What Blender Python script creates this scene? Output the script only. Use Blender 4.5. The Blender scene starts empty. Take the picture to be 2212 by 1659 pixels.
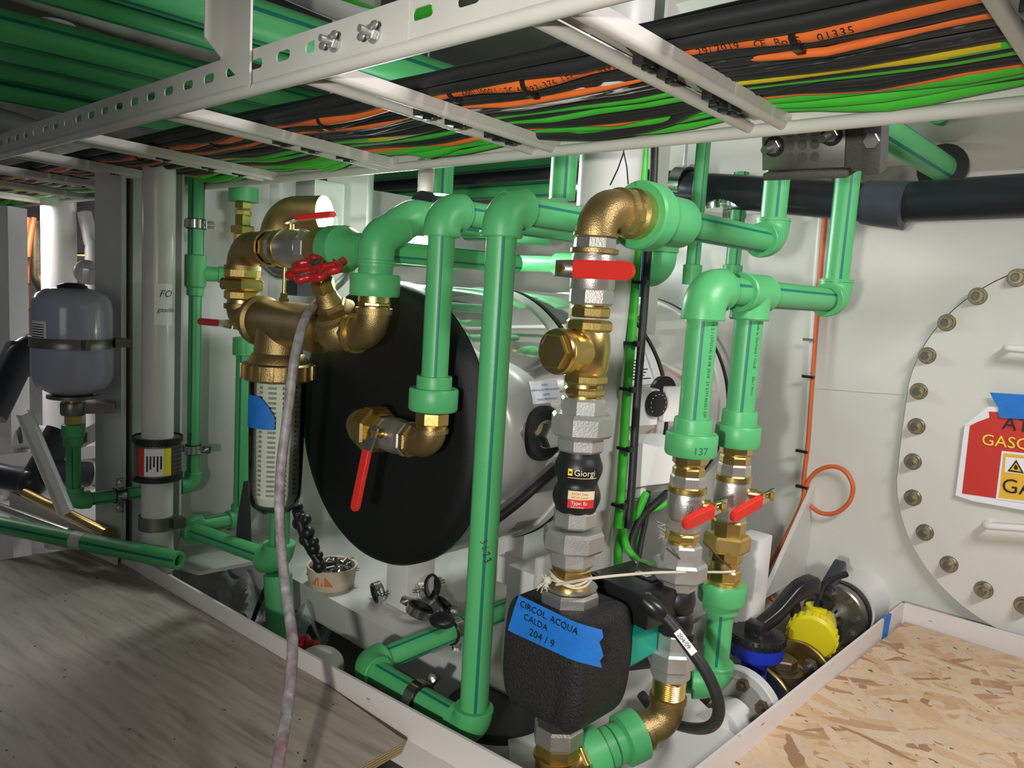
import bpy, bmesh, math, random
from mathutils import Vector as V, Matrix
random.seed(4)
PI = math.pi
SC = bpy.context.scene
COL = SC.collection
# ------------------------------------------------------------------ camera frame (measured from the photo's vanishing points)
F, PX, PY, H = 1662.0, 1106.0, 829.5, 1.0
def nrm(v): return V(v).normalized()
DN = nrm((-856, 13700, F))
YA = nrm((2650-PX, 740-PY, F)); XA = -nrm((-650-PX, 520-PY, F))
YA = (YA-DN*YA.dot(DN)).normalized(); XA = (XA-DN*XA.dot(DN)).normalized()
UP = -DN
YA = (YA+UP.cross(XA)).normalized()
XA = YA.cross(UP).normalized()
CAM = V((0, 0, H))
def ray(px, py):
    c = V(((px-PX)/F, (py-PY)/F, 1.0)); return V((XA.dot(c), YA.dot(c), UP.dot(c)))
def D(px, py, d): return CAM+ray(px, py)*d
def onx(px, py, x): r = ray(px, py); return CAM+r*(x/r.x)
def ony(px, py, y): r = ray(px, py); return CAM+r*(y/r.y)
def onz(px, py, z): r = ray(px, py); return CAM+r*((z-H)/r.z)
def cc(p):
    q = V(p)-CAM; return V((q.x*XA.x+q.y*YA.x+q.z*UP.x, q.x*XA.y+q.y*YA.y+q.z*UP.y, q.x*XA.z+q.y*YA.z+q.z*UP.z))
def proj(p): c = cc(p); return (PX+F*c.x/c.z, PY+F*c.y/c.z, c.z)
def _solve(p0, d, k, px):
    a, b = cc(p0), cc(V(p0)+V(d))-cc(p0); t = (px-(PX, PY)[k])/F
    s = (t*a.z-a[k])/(b[k]-t*b.z); return V(p0)+V(d)*s
def zat(x, y, py): return _solve((x, y, 0.5), (0, 0, 1), 1, py).z
def xat(y, z, px): return _solve((-1, y, z), (1, 0, 0), 0, px).x
def yat(x, z, px): return _solve((x, 1, z), (0, 1, 0), 0, px).y
EX, EY, EZ = V((1, 0, 0)), V((0, 1, 0)), V((0, 0, 1))

# ------------------------------------------------------------------ materials
MATS = {}
def mat(name, col, rough=.5, metal=0., bump=0., bscale=60., var=0., vscale=8., spec=.5, trans=0., emit=None, alpha=1., coat=0., ior=1.45, stretch=None):
    m = bpy.data.materials.new(name); m.use_nodes = True
    nt = m.node_tree; b = nt.nodes['Principled BSDF']; N = nt.nodes.new; L = nt.links.new
    c = (*col, 1)
    b.inputs['Base Color'].default_value = c; b.inputs['Roughness'].default_value = rough
    b.inputs['Metallic'].default_value = metal; b.inputs['Specular IOR Level'].default_value = spec
    b.inputs['Transmission Weight'].default_value = trans; b.inputs['IOR'].default_value = ior
    b.inputs['Coat Weight'].default_value = coat; b.inputs['Alpha'].default_value = alpha
    tc = N('ShaderNodeTexCoord'); src = tc.outputs['Object']
    if stretch:
        mp = N('ShaderNodeMapping'); mp.inputs['Scale'].default_value = stretch; L(src, mp.inputs['Vector']); src = mp.outputs['Vector']
    if var:
        n = N('ShaderNodeTexNoise'); n.inputs['Scale'].default_value = vscale; n.inputs['Detail'].default_value = 6; L(src, n.inputs['Vector'])
        r = N('ShaderNodeValToRGB'); r.color_ramp.elements[0].position = .32; r.color_ramp.elements[1].position = .72
        r.color_ramp.elements[0].color = (*[x*(1-var) for x in col], 1); r.color_ramp.elements[1].color = (*[min(1, x*(1+var*.5)) for x in col], 1)
        L(n.outputs['Fac'], r.inputs['Fac']); L(r.outputs['Color'], b.inputs['Base Color'])
    if bump:
        n = N('ShaderNodeTexNoise'); n.inputs['Scale'].default_value = bscale; n.inputs['Detail'].default_value = 4; L(src, n.inputs['Vector'])
        bp = N('ShaderNodeBump'); bp.inputs['Strength'].default_value = bump; bp.inputs['Distance'].default_value = .004
        L(n.outputs['Fac'], bp.inputs['Height']); L(bp.outputs['Normal'], b.inputs['Normal'])
    if emit:
        b.inputs['Emission Color'].default_value = (*emit[:3], 1); b.inputs['Emission Strength'].default_value = emit[3]
    MATS[name] = m; return m
GREEN = mat('green_plastic', (.085, .405, .145), .40, bump=.06, bscale=300, var=.05)
DGREEN = mat('dark_green_stripe', (.006, .16, .11), .45)
PIPE = [GREEN, DGREEN]
BRASS = mat('yellow_brass', (.72, .53, .19), .3, 1., bump=.05, bscale=220, var=.12, vscale=30)
BRONZE = mat('cast_brass', (.42, .30, .125), .42, .9, bump=.25, bscale=420, var=.25, vscale=18)
NICKEL = mat('nickel', (.62, .60, .55), .36, .9, bump=.12, bscale=380, var=.1, vscale=25)
GALV = mat('galvanised_steel', (.56, .56, .54), .38, .75, bump=.1, bscale=300, var=.15, vscale=30)
CHROME = mat('chrome', (.72, .71, .69), .14, 1.)
STEEL = mat('dull_steel', (.26, .25, .225), .36, .9, var=.2, vscale=30)
REDH = mat('red_vinyl', (.66, .03, .02), .36)
REDW = mat('red_paint', (.42, .012, .015), .3, coat=.4)
BLACK = mat('black_rubber', (.012, .012, .013), .42)
BLACKP = mat('black_plastic', (.014, .014, .015), .3)
CABK = mat('black_cable_sheath', (.018, .019, .02), .5, bump=.1, bscale=90)
PAINTED = mat('black_sheath_white_paint', (.018, .019, .02), .5)
COR = mat('orange_cable_sheath', (.78, .16, .03), .5, var=.12, vscale=20)
CGR = mat('bright_green_sheath', (.055, .50, .035), .45, var=.1, vscale=20)
CYG = mat('yellow_sheath', (.62, .48, .02), .45)
WALLW = mat('white_wall_paint', (.66, .655, .60), .22, bump=.10, bscale=9, var=.06, vscale=3, spec=.55)
GREYW = mat('grey_white_paint', (.55, .55, .52), .35, bump=.08, bscale=14, var=.1, vscale=5)
WHITE = mat('white_enamel', (.74, .74, .71), .32, bump=.05, bscale=20, var=.05)
TRAYW = mat('tray_enamel', (.56, .545, .49), .36, bump=.03, bscale=80, var=.05, vscale=14)
CURBW = mat('scuffed_white_paint', (.66, .62, .59), .45, bump=.1, bscale=30)
DIRTY = mat('dirty_grey_paint', (.33, .32, .29), .5, bump=.1, bscale=20, var=.4, vscale=6)
DARKC = mat('dark_ceiling_paint', (.16, .155, .14), .6, var=.2, vscale=3)
DISC = mat('black_foam_cover', (.006, .0065, .007), .5, bump=.25, bscale=700, spec=.4)
JACKET = mat('glossy_tank_jacket', (.70, .69, .67), .06, .75, bump=.03, bscale=5)
FOAM = mat('black_foam', (.018, .018, .018), .55, bump=.9, bscale=260, var=.5, vscale=200)
TAPEB = mat('blue_masking_tape', (.012, .18, .62), .6, bump=.15, bscale=120, var=.12, vscale=30)
TEAL = mat('teal_paint', (.0, .38, .26), .4)
BLUEV = mat('blue_paint', (.012, .035, .40), .35, bump=.1, bscale=100)
YELL = mat('yellow_enamel', (.72, .62, .015), .4, var=.06)
GREYP = mat('dark_grey_pvc', (.04, .045, .058), .3, bump=.03, bscale=20, var=.2, vscale=12)
BLPIPE = mat('black_pipe', (.012, .014, .018), .32, bump=.03, bscale=30)
VESS = mat('grey_blue_enamel', (.36, .37, .47), .2, coat=.3)
WPLAS = mat('white_plastic', (.78, .78, .75), .4)
WPIPE = mat('white_pipe_paint', (.60, .60, .57), .25, bump=.06, bscale=14, var=.05)
INK = mat('black_ink', (.01, .01, .014), .6)
INKW = mat('white_print', (.8, .8, .78), .6)
INKY = mat('yellow_print', (.85, .70, .04), .6)
INKG = mat('dark_print', (.03, .12, .06), .6)
INKO = mat('cream_print', (.75, .65, .38), .5)
INKB = mat('blue_print', (.05, .15, .6), .6)
REDS = mat('red_print', (.56, .035, .025), .4)
AMBER = mat('amber_print', (.78, .46, .035), .4)
PAPER = mat('white_paper', (.80, .80, .84), .55)
CREAM = mat('cream_paper', (.72, .62, .36), .5)
STRING = mat('white_string', (.62, .58, .48), .9)
HOSE = mat('grey_hose', (.30, .27, .28), .55, bump=.3, bscale=120, var=.3, vscale=25)
ORTUBE = mat('orange_cable', (.66, .13, .035), .45)
FILM = mat('plastic_film', (.85, .87, .86), .12, alpha=.28, bump=.6, bscale=18)
CART = mat('white_cartridge', (.82, .81, .74), .5)
CARTD = mat('grey_filter_mesh', (.30, .30, .26), .6)
GREYB = mat('grey_plastic_block', (.055, .052, .044), .6, bump=.2, bscale=200)
CLOTH = mat('beige_cardboard', (.62, .50, .38), .7, var=.2, vscale=20)
ORNG = mat('orange_print', (.75, .22, .05), .6)
ZINC = mat('yellow_zinc', (.40, .34, .20), .38, .85, bump=.1, bscale=300, var=.2, vscale=60)
LAMPM = mat('lamp_glow', (1, 1, 1), .5, emit=(.93, .98, 1., 30))
BRNZ2 = mat('dark_bronze', (.17, .13, .08), .45, .8, bump=.2, bscale=200, var=.3, vscale=20)

def node_mat(name, fn):
    m = bpy.data.materials.new(name); m.use_nodes = True; fn(m.node_tree, m.node_tree.nodes['Principled BSDF']); return m
def ramp(nt, src, stops):
    r = nt.nodes.new('ShaderNodeValToRGB'); e = r.color_ramp.elements
    while len(e) < len(stops): e.new(.5)
    for q, (p, c) in zip(e, stops): q.position = p; q.color = (*c, 1)
    nt.links.new(src, r.inputs['Fac']); return r.outputs['Color']
def mixc(nt, fac, a, b, mode='MIX'):
    m = nt.nodes.new('ShaderNodeMix'); m.data_type = 'RGBA'; m.blend_type = mode
    for s, v in ((0, fac), (6, a), (7, b)):
        if hasattr(v, 'links'): nt.links.new(v, m.inputs[s])
        elif isinstance(v, (int, float)): m.inputs[s].default_value = v
        else: m.inputs[s].default_value = (*v, 1)
    return m.outputs[2]
def clear_fn(nt, b):
    t = nt.nodes.new('ShaderNodeBsdfTransparent'); t.inputs[0].default_value = (.93, .95, .92, 1); g = nt.nodes.new('ShaderNodeBsdfGlossy'); g.inputs['Roughness'].default_value = .05
    f = nt.nodes.new('ShaderNodeFresnel'); f.inputs[0].default_value = 1.45; m = nt.nodes.new('ShaderNodeMixShader'); L = nt.links.new
    L(f.outputs[0], m.inputs[0]); L(t.outputs[0], m.inputs[1]); L(g.outputs[0], m.inputs[2]); L(m.outputs[0], nt.nodes['Material Output'].inputs['Surface'])
CLEAR = node_mat('clear_plastic', clear_fn)
def vec(nt, scale, rot=0, loc=(0, 0, 0)):
    tc = nt.nodes.new('ShaderNodeTexCoord'); mp = nt.nodes.new('ShaderNodeMapping')
    mp.inputs['Scale'].default_value = scale; mp.inputs['Location'].default_value = loc
    m0 = nt.nodes.new('ShaderNodeMapping'); m0.inputs['Rotation'].default_value = (0, 0, rot); nt.links.new(tc.outputs['Object'], m0.inputs['Vector'])
    nt.links.new(m0.outputs['Vector'], mp.inputs['Vector']); return mp.outputs['Vector']
def noise(nt, v, s, d=5, dist=0.):
    n = nt.nodes.new('ShaderNodeTexNoise'); n.inputs['Scale'].default_value = s; n.inputs['Detail'].default_value = d; n.inputs['Distortion'].default_value = dist
    nt.links.new(v, n.inputs['Vector']); return n.outputs['Fac']
def addb(nt, b, h, s=.3, dist=.003):
    bp = nt.nodes.new('ShaderNodeBump'); bp.inputs['Strength'].default_value = s; bp.inputs['Distance'].default_value = dist
    nt.links.new(h, bp.inputs['Height']); nt.links.new(bp.outputs['Normal'], b.inputs['Normal'])
def osb_fn(nt, b):
    # layers of wood strands at different angles: each a stretched Voronoi whose cell colour picks a tint
    base = None; L = nt.links.new
    wob = noise(nt, vec(nt, (1, 1, 1)), 16, 3)
    for k, (rot, sx, sy) in enumerate(((.3, 9, 40), (1.25, 12, 50), (-.5, 10, 46), (2.2, 14, 60), (.85, 11, 42), (0., 12, 50))):
        v = vec(nt, (sx, sy, 1), rot, (k*3.1, k*1.7, 0))
        w = nt.nodes.new('ShaderNodeVectorMath'); w.operation = 'ADD'; cb = nt.nodes.new('ShaderNodeCombineXYZ')
        L(wob, cb.inputs[0]); L(wob, cb.inputs[1]); L(v, w.inputs[0]); L(cb.outputs[0], w.inputs[1])
        vo = nt.nodes.new('ShaderNodeTexVoronoi'); vo.voronoi_dimensions = '2D'; vo.inputs['Scale'].default_value = 1; L(w.outputs[0], vo.inputs['Vector'])
        sp = nt.nodes.new('ShaderNodeSeparateColor'); L(vo.outputs['Color'], sp.inputs[0])
        col = ramp(nt, sp.outputs[0], [(0, (.40, .22, .12)), (.14, (.62, .40, .22)), (.4, (.74, .53, .33)), (.7, (.78, .60, .42)), (1, (.68, .53, .38))])
        if base is None: base = col
        else:
            th = nt.nodes.new('ShaderNodeMath'); th.operation = 'GREATER_THAN'; th.inputs[1].default_value = (.5, .5, .6, .68, .72, .76)[k]; L(sp.outputs[1], th.inputs[0])
            base = mixc(nt, th.outputs[0], base, col)
    grain = noise(nt, vec(nt, (60, 300, 1), .3), 1, 4)
    base = mixc(nt, 1., base, (.80, .79, .78), 'MULTIPLY')
    base = mixc(nt, .5, base, ramp(nt, grain, [(.3, (.72, .68, .64)), (.6, (1, 1, 1))]), 'MULTIPLY')
    sp2 = noise(nt, vec(nt, (1, 1.6, 1), .4), 45, 2)
    base = mixc(nt, ramp(nt, sp2, [(.70, (0, 0, 0)), (.73, (1, 1, 1))]), base, (.12, .06, .03))
    L(base, b.inputs['Base Color']); b.inputs['Roughness'].default_value = .62; addb(nt, b, grain, .25)
OSB = node_mat('strand_board', osb_fn)
def ply_fn(nt, b):
    g = noise(nt, vec(nt, (2.2, 26, 1), -.12), 2.2, 8, .6)
    c = ramp(nt, g, [(.25, (.20, .165, .13)), (.45, (.33, .285, .235)), (.6, (.37, .325, .27)), (.8, (.43, .385, .33))])
    g2 = noise(nt, vec(nt, (3, 12, 1), -.12), 3, 6, 1.0)
    c = mixc(nt, ramp(nt, g2, [(.62, (0, 0, 0)), (.72, (.6, .6, .6))]), c, (.16, .12, .085))
    sp = noise(nt, vec(nt, (1, 1, 1)), 70, 1)
    c = mixc(nt, ramp(nt, sp, [(.765, (0, 0, 0)), (.78, (1, 1, 1))]), c, (.05, .035, .03))
    nt.links.new(c, b.inputs['Base Color']); b.inputs['Roughness'].default_value = .55; addb(nt, b, g, .2)
PLY = node_mat('worn_plywood', ply_fn)
def plyedge_fn(nt, b):
    w = nt.nodes.new('ShaderNodeTexWave'); w.wave_type = 'BANDS'; w.bands_direction = 'Z'; w.inputs['Scale'].default_value = 70; w.inputs['Distortion'].default_value = 1.5
    nt.links.new(vec(nt, (1, 1, 1)), w.inputs['Vector'])
    nt.links.new(ramp(nt, w.outputs['Fac'], [(.3, (.22, .14, .06)), (.7, (.52, .38, .18))]), b.inputs['Base Color']); b.inputs['Roughness'].default_value = .7
PLYE = node_mat('plywood_edge', plyedge_fn)
def smear_fn(nt, b):
    L = nt.links.new; g = noise(nt, vec(nt, (7, 90, 90)), 1.4, 6, .4); geo = nt.nodes.new('ShaderNodeNewGeometry'); sx = nt.nodes.new('ShaderNodeSeparateXYZ'); L(geo.outputs['Position'], sx.inputs[0])
    def mth(op, x, y):
        m = nt.nodes.new('ShaderNodeMath'); m.operation = op
        for i, v in enumerate((x, y)):
            if hasattr(v, 'links'): L(v, m.inputs[i])
            else: m.inputs[i].default_value = v
        return m.outputs[0]
    d = mth('MULTIPLY', mth('ABSOLUTE', mth('ADD', sx.outputs[0], .66), 0), 1.25)      # the smear sits near the second rung
    v = mth('SUBTRACT', mth('ADD', g, .13), d)
    c = mixc(nt, ramp(nt, v, [(.46, (0, 0, 0)), (.50, (1, 1, 1))]), (.018, .019, .02), (.6, .6, .58))
    c = mixc(nt, ramp(nt, noise(nt, vec(nt, (30, 160, 160)), 1.5, 6), [(.58, (0, 0, 0)), (.72, (.5, .5, .5))]), c, (.35, .35, .34))
    L(c, b.inputs['Base Color']); b.inputs['Roughness'].default_value = .5
SMEAR = node_mat('sheath_with_paint_smears', smear_fn)
def hose_fn(nt, b):
    g = noise(nt, vec(nt, (1, 1, 1)), 9, 4); g2 = noise(nt, vec(nt, (1, 1, 1)), 60, 5)
    c = ramp(nt, g2, [(.3, (.17, .15, .155)), (.6, (.34, .31, .32)), (.75, (.5, .47, .47))])
    c = mixc(nt, ramp(nt, g, [(.55, (0, 0, 0)), (.68, (.75, .75, .75))]), c, (.30, .07, .07))
    nt.links.new(c, b.inputs['Base Color']); b.inputs['Roughness'].default_value = .5; addb(nt, b, g2, .25)
HOSE = node_mat('paint_stained_hose', hose_fn)
def scuff_fn(nt, b):
    g = noise(nt, vec(nt, (1, 1, 3)), 26, 6)
    nt.links.new(mixc(nt, ramp(nt, g, [(.70, (0, 0, 0)), (.74, (.8, .8, .8))]), (.66, .62, .59), (.16, .15, .14)), b.inputs['Base Color']); b.inputs['Roughness'].default_value = .42; addb(nt, b, g, .1)
CURBW = node_mat('chipped_white_paint', scuff_fn)

# ------------------------------------------------------------------ mesh builder
def frame(ax, ref=None):
    w = V(ax).normalized()
    r = V(ref) if ref is not None else (EZ if abs(w.z) < .9 else EX)
    u = (r-w*r.dot(w))
    if u.length < 1e-5: u = w.orthogonal()
    u.normalize(); return u, w.cross(u), w
ORG = {}
class MB:
    def __init__(s): s.bm = bmesh.new()
    def quadring(s, rings, closed_u=True, mi=0, mfun=None):
        for i in range(len(rings)-1):
            a, b = rings[i], rings[i+1]; n = len(a)
            for j in range(n if closed_u else n-1):
                k = (j+1) % n
                try:
                    f = s.bm.faces.new((a[j], a[k], b[k], b[j])); f.material_index = mfun(i, j) if mfun else mi
                except ValueError: pass
    def cap(s, ring, mi=0, flip=False):
        try: f = s.bm.faces.new(ring[::-1] if flip else ring); f.material_index = mi
        except ValueError: pass
    def lathe(s, prof, o, ax, seg=32, ph=0., caps=True, mi=0, ref=None):
        o = V(o); u, v, w = frame(ax, ref); rings = []
        for h, r in prof:
            rings.append([s.bm.verts.new(o+w*h+(u*math.cos(ph+2*PI*j/seg)+v*math.sin(ph+2*PI*j/seg))*max(r, 1e-5)) for j in range(seg)])
        s.quadring(rings, mi=mi)
        if caps: s.cap(rings[0], mi, True); s.cap(rings[-1], mi)
        return s
    def nut(s, o, ax, h0, h1, r, n=6, c=.1, ph=None, mi=0, ref=None):
        d = c*r
        if h1-h0 < 2.2*d: d = (h1-h0)*.3
        return s.lathe([(h0, r*.91), (h0+d, r), (h1-d, r), (h1, r*.91)], o, ax, n, PI/n if ph is None else ph, mi=mi, ref=ref)
    def tube(s, pts, r, seg=24, fil=0., caps=True, stripes=None, ref=None, mi=0, rf=None, smooth=0):
        p = [V(q) for q in pts]
        if smooth: p = catmull(p, smooth)
        if fil: p = fillet(p, fil)
        tang = []
        for i in range(len(p)):
            a = p[max(i-1, 0)]; b = p[min(i+1, len(p)-1)]; c = p[i]
            t = ((c-a).normalized() if (c-a).length > 1e-9 else V())+((b-c).normalized() if (b-c).length > 1e-9 else V())
            tang.append(t.normalized())
        u, v, w = frame(tang[0], ref); rings = []
        for i, q in enumerate(p):
            if i:
                u = u-tang[i]*u.dot(tang[i]); u.normalize(); v = tang[i].cross(u)
            k = 1.
            if 0 < i < len(p)-1:
                cs = (p[i]-p[i-1]).normalized().dot((p[i+1]-p[i]).normalized()); k = 1.
            rr = rf(i/(len(p)-1))*r if rf else r
            rings.append([s.bm.verts.new(q+(u*math.cos(2*PI*j/seg)+v*math.sin(2*PI*j/seg))*rr) for j in range(seg)])
        st = set(stripes or [])
        s.quadring(rings, mi=mi, mfun=(lambda i, j: 1 if j in st else mi) if st else None)
        if caps: s.cap(rings[0], mi, True); s.cap(rings[-1], mi)
        return s
    def box(s, c, sz, R=None, bev=0., mi=0, seg=2):
        t = bmesh.new(); bmesh.ops.create_cube(t, size=1)
        for q in t.verts: q.co = V((q.co.x*sz[0], q.co.y*sz[1], q.co.z*sz[2]))
        if bev: bmesh.ops.bevel(t, geom=t.edges[:], offset=bev, segments=seg, affect='EDGES', profile=.6)
        M = Matrix.Translation(V(c))
        if R is not None: M = M @ R.to_4x4()
        s.merge(t, M, mi); return s
    def merge(s, t, M=None, mi=None):
        mp = {}
        for q in t.verts: mp[q] = s.bm.verts.new(M @ q.co if M is not None else q.co)
        for f in t.faces:
            try:
                g = s.bm.faces.new([mp[q] for q in f.verts]); g.material_index = f.material_index if mi is None else mi
            except ValueError: pass
        t.free(); return s
    def prism(s, poly, o, u, v, th, mi=0):
        o, u, v = V(o), V(u), V(v); n = u.cross(v).normalized()
        a = [s.bm.verts.new(o+u*x+v*y) for x, y in poly]; b = [s.bm.verts.new(o+u*x+v*y+n*th) for x, y in poly]
        s.cap(a, mi, True); s.cap(b, mi); s.quadring([a, b], mi=mi); return s
    def slab(s, pts, th, n=None, mi=0):
        p = [V(q) for q in pts]; n = V(n) if n is not None else (p[1]-p[0]).cross(p[2]-p[0]).normalized()
        a = [s.bm.verts.new(q) for q in p]; b = [s.bm.verts.new(q+n*th) for q in p]
        s.cap(a, mi, True); s.cap(b, mi); s.quadring([a, b], mi=mi); return s
    def ball(s, c, r, sc=(1, 1, 1), R=None, mi=0, n=16):
        t = bmesh.new(); bmesh.ops.create_uvsphere(t, u_segments=n*2, v_segments=n, radius=r)
        M = Matrix.Translation(V(c)) @ (R.to_4x4() if R is not None else Matrix.Identity(4)) @ Matrix.Diagonal((*sc, 1))
        return s.merge(t, M, mi)
    def build(s, name, m, parent=None, sharp=32, origin=None):
        bm = s.bm; bmesh.ops.recalc_face_normals(bm, faces=bm.faces[:])
        if parent is not None: o0 = ORG[parent]
        elif origin is not None: o0 = V(origin)
        else:
            xs = [q.co for q in bm.verts]
            o0 = V(((min(q.x for q in xs)+max(q.x for q in xs))/2, (min(q.y for q in xs)+max(q.y for q in xs))/2, min(q.z for q in xs)))
        for q in bm.verts: q.co -= o0
        me = bpy.data.meshes.new(name); bm.to_mesh(me); bm.free()
        for x in (m if isinstance(m, list) else [m]): me.materials.append(x)
        for f in me.polygons: f.use_smooth = True
        try: me.set_sharp_from_angle(angle=math.radians(sharp))
        except Exception: pass
        ob = bpy.data.objects.new(name, me); COL.objects.link(ob)
        if parent is not None: ob.parent = parent
        else: ob.location = o0
        ORG[ob] = o0; return ob
def catmull(p, n):
    out = []
    for i in range(len(p)-1):
        a, b, c, d = p[max(i-1, 0)], p[i], p[i+1], p[min(i+2, len(p)-1)]
        for k in range(n):
            t = k/n; out.append(.5*((2*b)+(c-a)*t+(2*a-5*b+4*c-d)*t*t+(3*b-a-3*c+d)*t**3))
    out.append(p[-1]); return out
def fillet(p, R, n=10):
    out = [p[0]]
    for i in range(1, len(p)-1):
        a, b, c = p[i-1], p[i], p[i+1]; d1 = (a-b).normalized(); d2 = (c-b).normalized()
        ang = d1.angle(d2)
        if ang > PI-.02: out.append(b); continue
        t = R/math.tan(ang/2); t = min(t, (a-b).length*.98, (c-b).length*.98); r = t*math.tan(ang/2)
        ce = b+(d1+d2).normalized()*(r/math.sin(ang/2)); s0 = b+d1*t-ce; s1 = b+d2*t-ce
        axis = s0.cross(s1).normalized(); th = s0.angle(s1)
        for k in range(n+1): out.append(ce+Matrix.Rotation(th*k/n, 3, axis) @ s0)
    out.append(p[-1]); return out
def T(name, label, cat, loc, group=None):
    o = bpy.data.objects.new(name, None); o.empty_display_size = .02; COL.objects.link(o); o.location = V(loc)
    ORG[o] = V(loc); return tag(o, label, cat, group)
def tag(o, label, cat, group=None):
    o['label'] = label; o['category'] = cat
    if group: o['group'] = group
    return o
def struct(o): o['kind'] = 'structure'; return o
def dup(o, loc, label=None, group=None, rot=None):
    c = o.copy(); COL.objects.link(c); c.location = V(loc)
    if rot is not None: c.rotation_euler = rot
    if label: c['label'] = label
    if group: c['group'] = group
    for ch in [q for q in COL.objects if q.parent == o]:
        d = ch.copy(); COL.objects.link(d); d.parent = c
        for g in [q for q in COL.objects if q.parent == ch]:
            e = g.copy(); COL.objects.link(e); e.parent = d
    return c
def text(s, o, u, v, size, m, parent, th=.0004, wrap=None, align='LEFT', name='lettering', shear=0., sp=1.):
    cu = bpy.data.curves.new('t', 'FONT'); cu.body = s; cu.size = 1; cu.align_x = align; cu.shear = shear; cu.space_character = sp; cu.resolution_u = 3
    ob = bpy.data.objects.new('t', cu); COL.objects.link(ob); bpy.context.view_layer.update()
    me = bpy.data.meshes.new_from_object(ob.evaluated_get(bpy.context.evaluated_depsgraph_get()))
    bpy.data.objects.remove(ob); bpy.data.curves.remove(cu)
    u, v, o = V(u).normalized(), V(v).normalized(), V(o); n = u.cross(v).normalized(); b = MB(); t = bmesh.new(); t.from_mesh(me); bpy.data.meshes.remove(me)
    bmesh.ops.triangulate(t, faces=t.faces[:])
    for q in t.verts:
        x, y = q.co.x*size, q.co.y*size
        if wrap:
            c, ax, r = V(wrap[0]), V(wrap[1]).normalized(), wrap[2]     # text runs along u; wraps round cylinder axis ax through c
            if abs(u.dot(ax)) < .7:
                base = o-c; base = base-ax*base.dot(ax); p = c+ax*((o-c).dot(ax)+y*v.dot(ax))+Matrix.Rotation(x/r*(1 if ax.dot(v) > 0 else -1), 3, ax) @ (base.normalized()*r)
            else:
                base = o-c; base = base-ax*base.dot(ax); sg = 1 if ax.cross(base).dot(v) > 0 else -1
                p = c+ax*((o-c).dot(ax)+x*u.dot(ax))+Matrix.Rotation(sg*y/r, 3, ax) @ (base.normalized()*r)
            q.co = p
        else: q.co = o+u*x+v*y+n*th
    b.merge(t); return b.build(name, m, parent)
# ------------------------------------------------------------------ reusable fittings
def stripe_set(seg, k=4, off=0): return [(off+int(seg*i/k)) % seg for i in range(k)]
def gpipe(parent, a, b, r, off=3, seg=56, name='pipe', ref=None):
    return MB().tube([a, b], r, seg, stripes=stripe_set(seg, 4, off)+stripe_set(seg, 4, off+1), ref=ref).build(name, PIPE, parent)
def gelbow(parent, c, d1, d2, r, k=1.3, L=1.72, name='elbow'):
    c, d1, d2 = V(c), V(d1).normalized(), V(d2).normalized(); R = r*k; l = r*L
    m = MB().tube([c+d1*l, c, c+d2*l], R, 40, fil=R*1.02)
    for d in (d1, d2): m.lathe([(l-.006, R*.99), (l-.006, R*1.035), (l-.002, R*1.035), (l-.0005, R*.99)], c, d, 40, caps=False)
    return m.build(name, GREEN, parent)
def gtee(parent, c, ax, br, r, k=1.3, L=1.75, name='tee'):
    c, ax, br = V(c), V(ax).normalized(), V(br).normalized(); R = r*k; l = r*L
    m = MB().lathe([(-l, R*.97), (-l+.003, R*1.03), (-l+.007, R), (l-.007, R), (l-.003, R*1.03), (l, R*.97)], c, ax, 40)
    m.lathe([(0, R), (l*1.05-.007, R), (l*1.05-.003, R*1.03), (l*1.05, R*.97)], c, br, 40)
    return m.build(name, GREEN, parent)
def gadapter(parent, o, d, r, l1, l2, R1=1.3, R2=1.72, name='adapter_collar'):
    # small socket of length l1 then the wide ring of length l2, running along d from o
    return MB().lathe([(0, r*1.02), (0, r*R1*.97), (.003, r*R1), (l1, r*R1), (l1, r*R2*.95), (l1+.004, r*R2), (l1+l2-.004, r*R2), (l1+l2, r*R2*.95), (l1+l2, r*1.0)], o, d, 44).build(name, GREEN, parent)
def nipple(parent, o, d, h0, h1, r, n=6, m=None, name='nipple', ring=True):
    b = MB().nut(o, d, h0, h1, r, n)
    if ring: b.lathe([(h1-.001, r*.84), (h1+.006, r*.84)], o, d, 32); b.lathe([(h0-.006, r*.84), (h0+.001, r*.84)], o, d, 32)
    return b.build(name, m or BRASS, parent)
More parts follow.
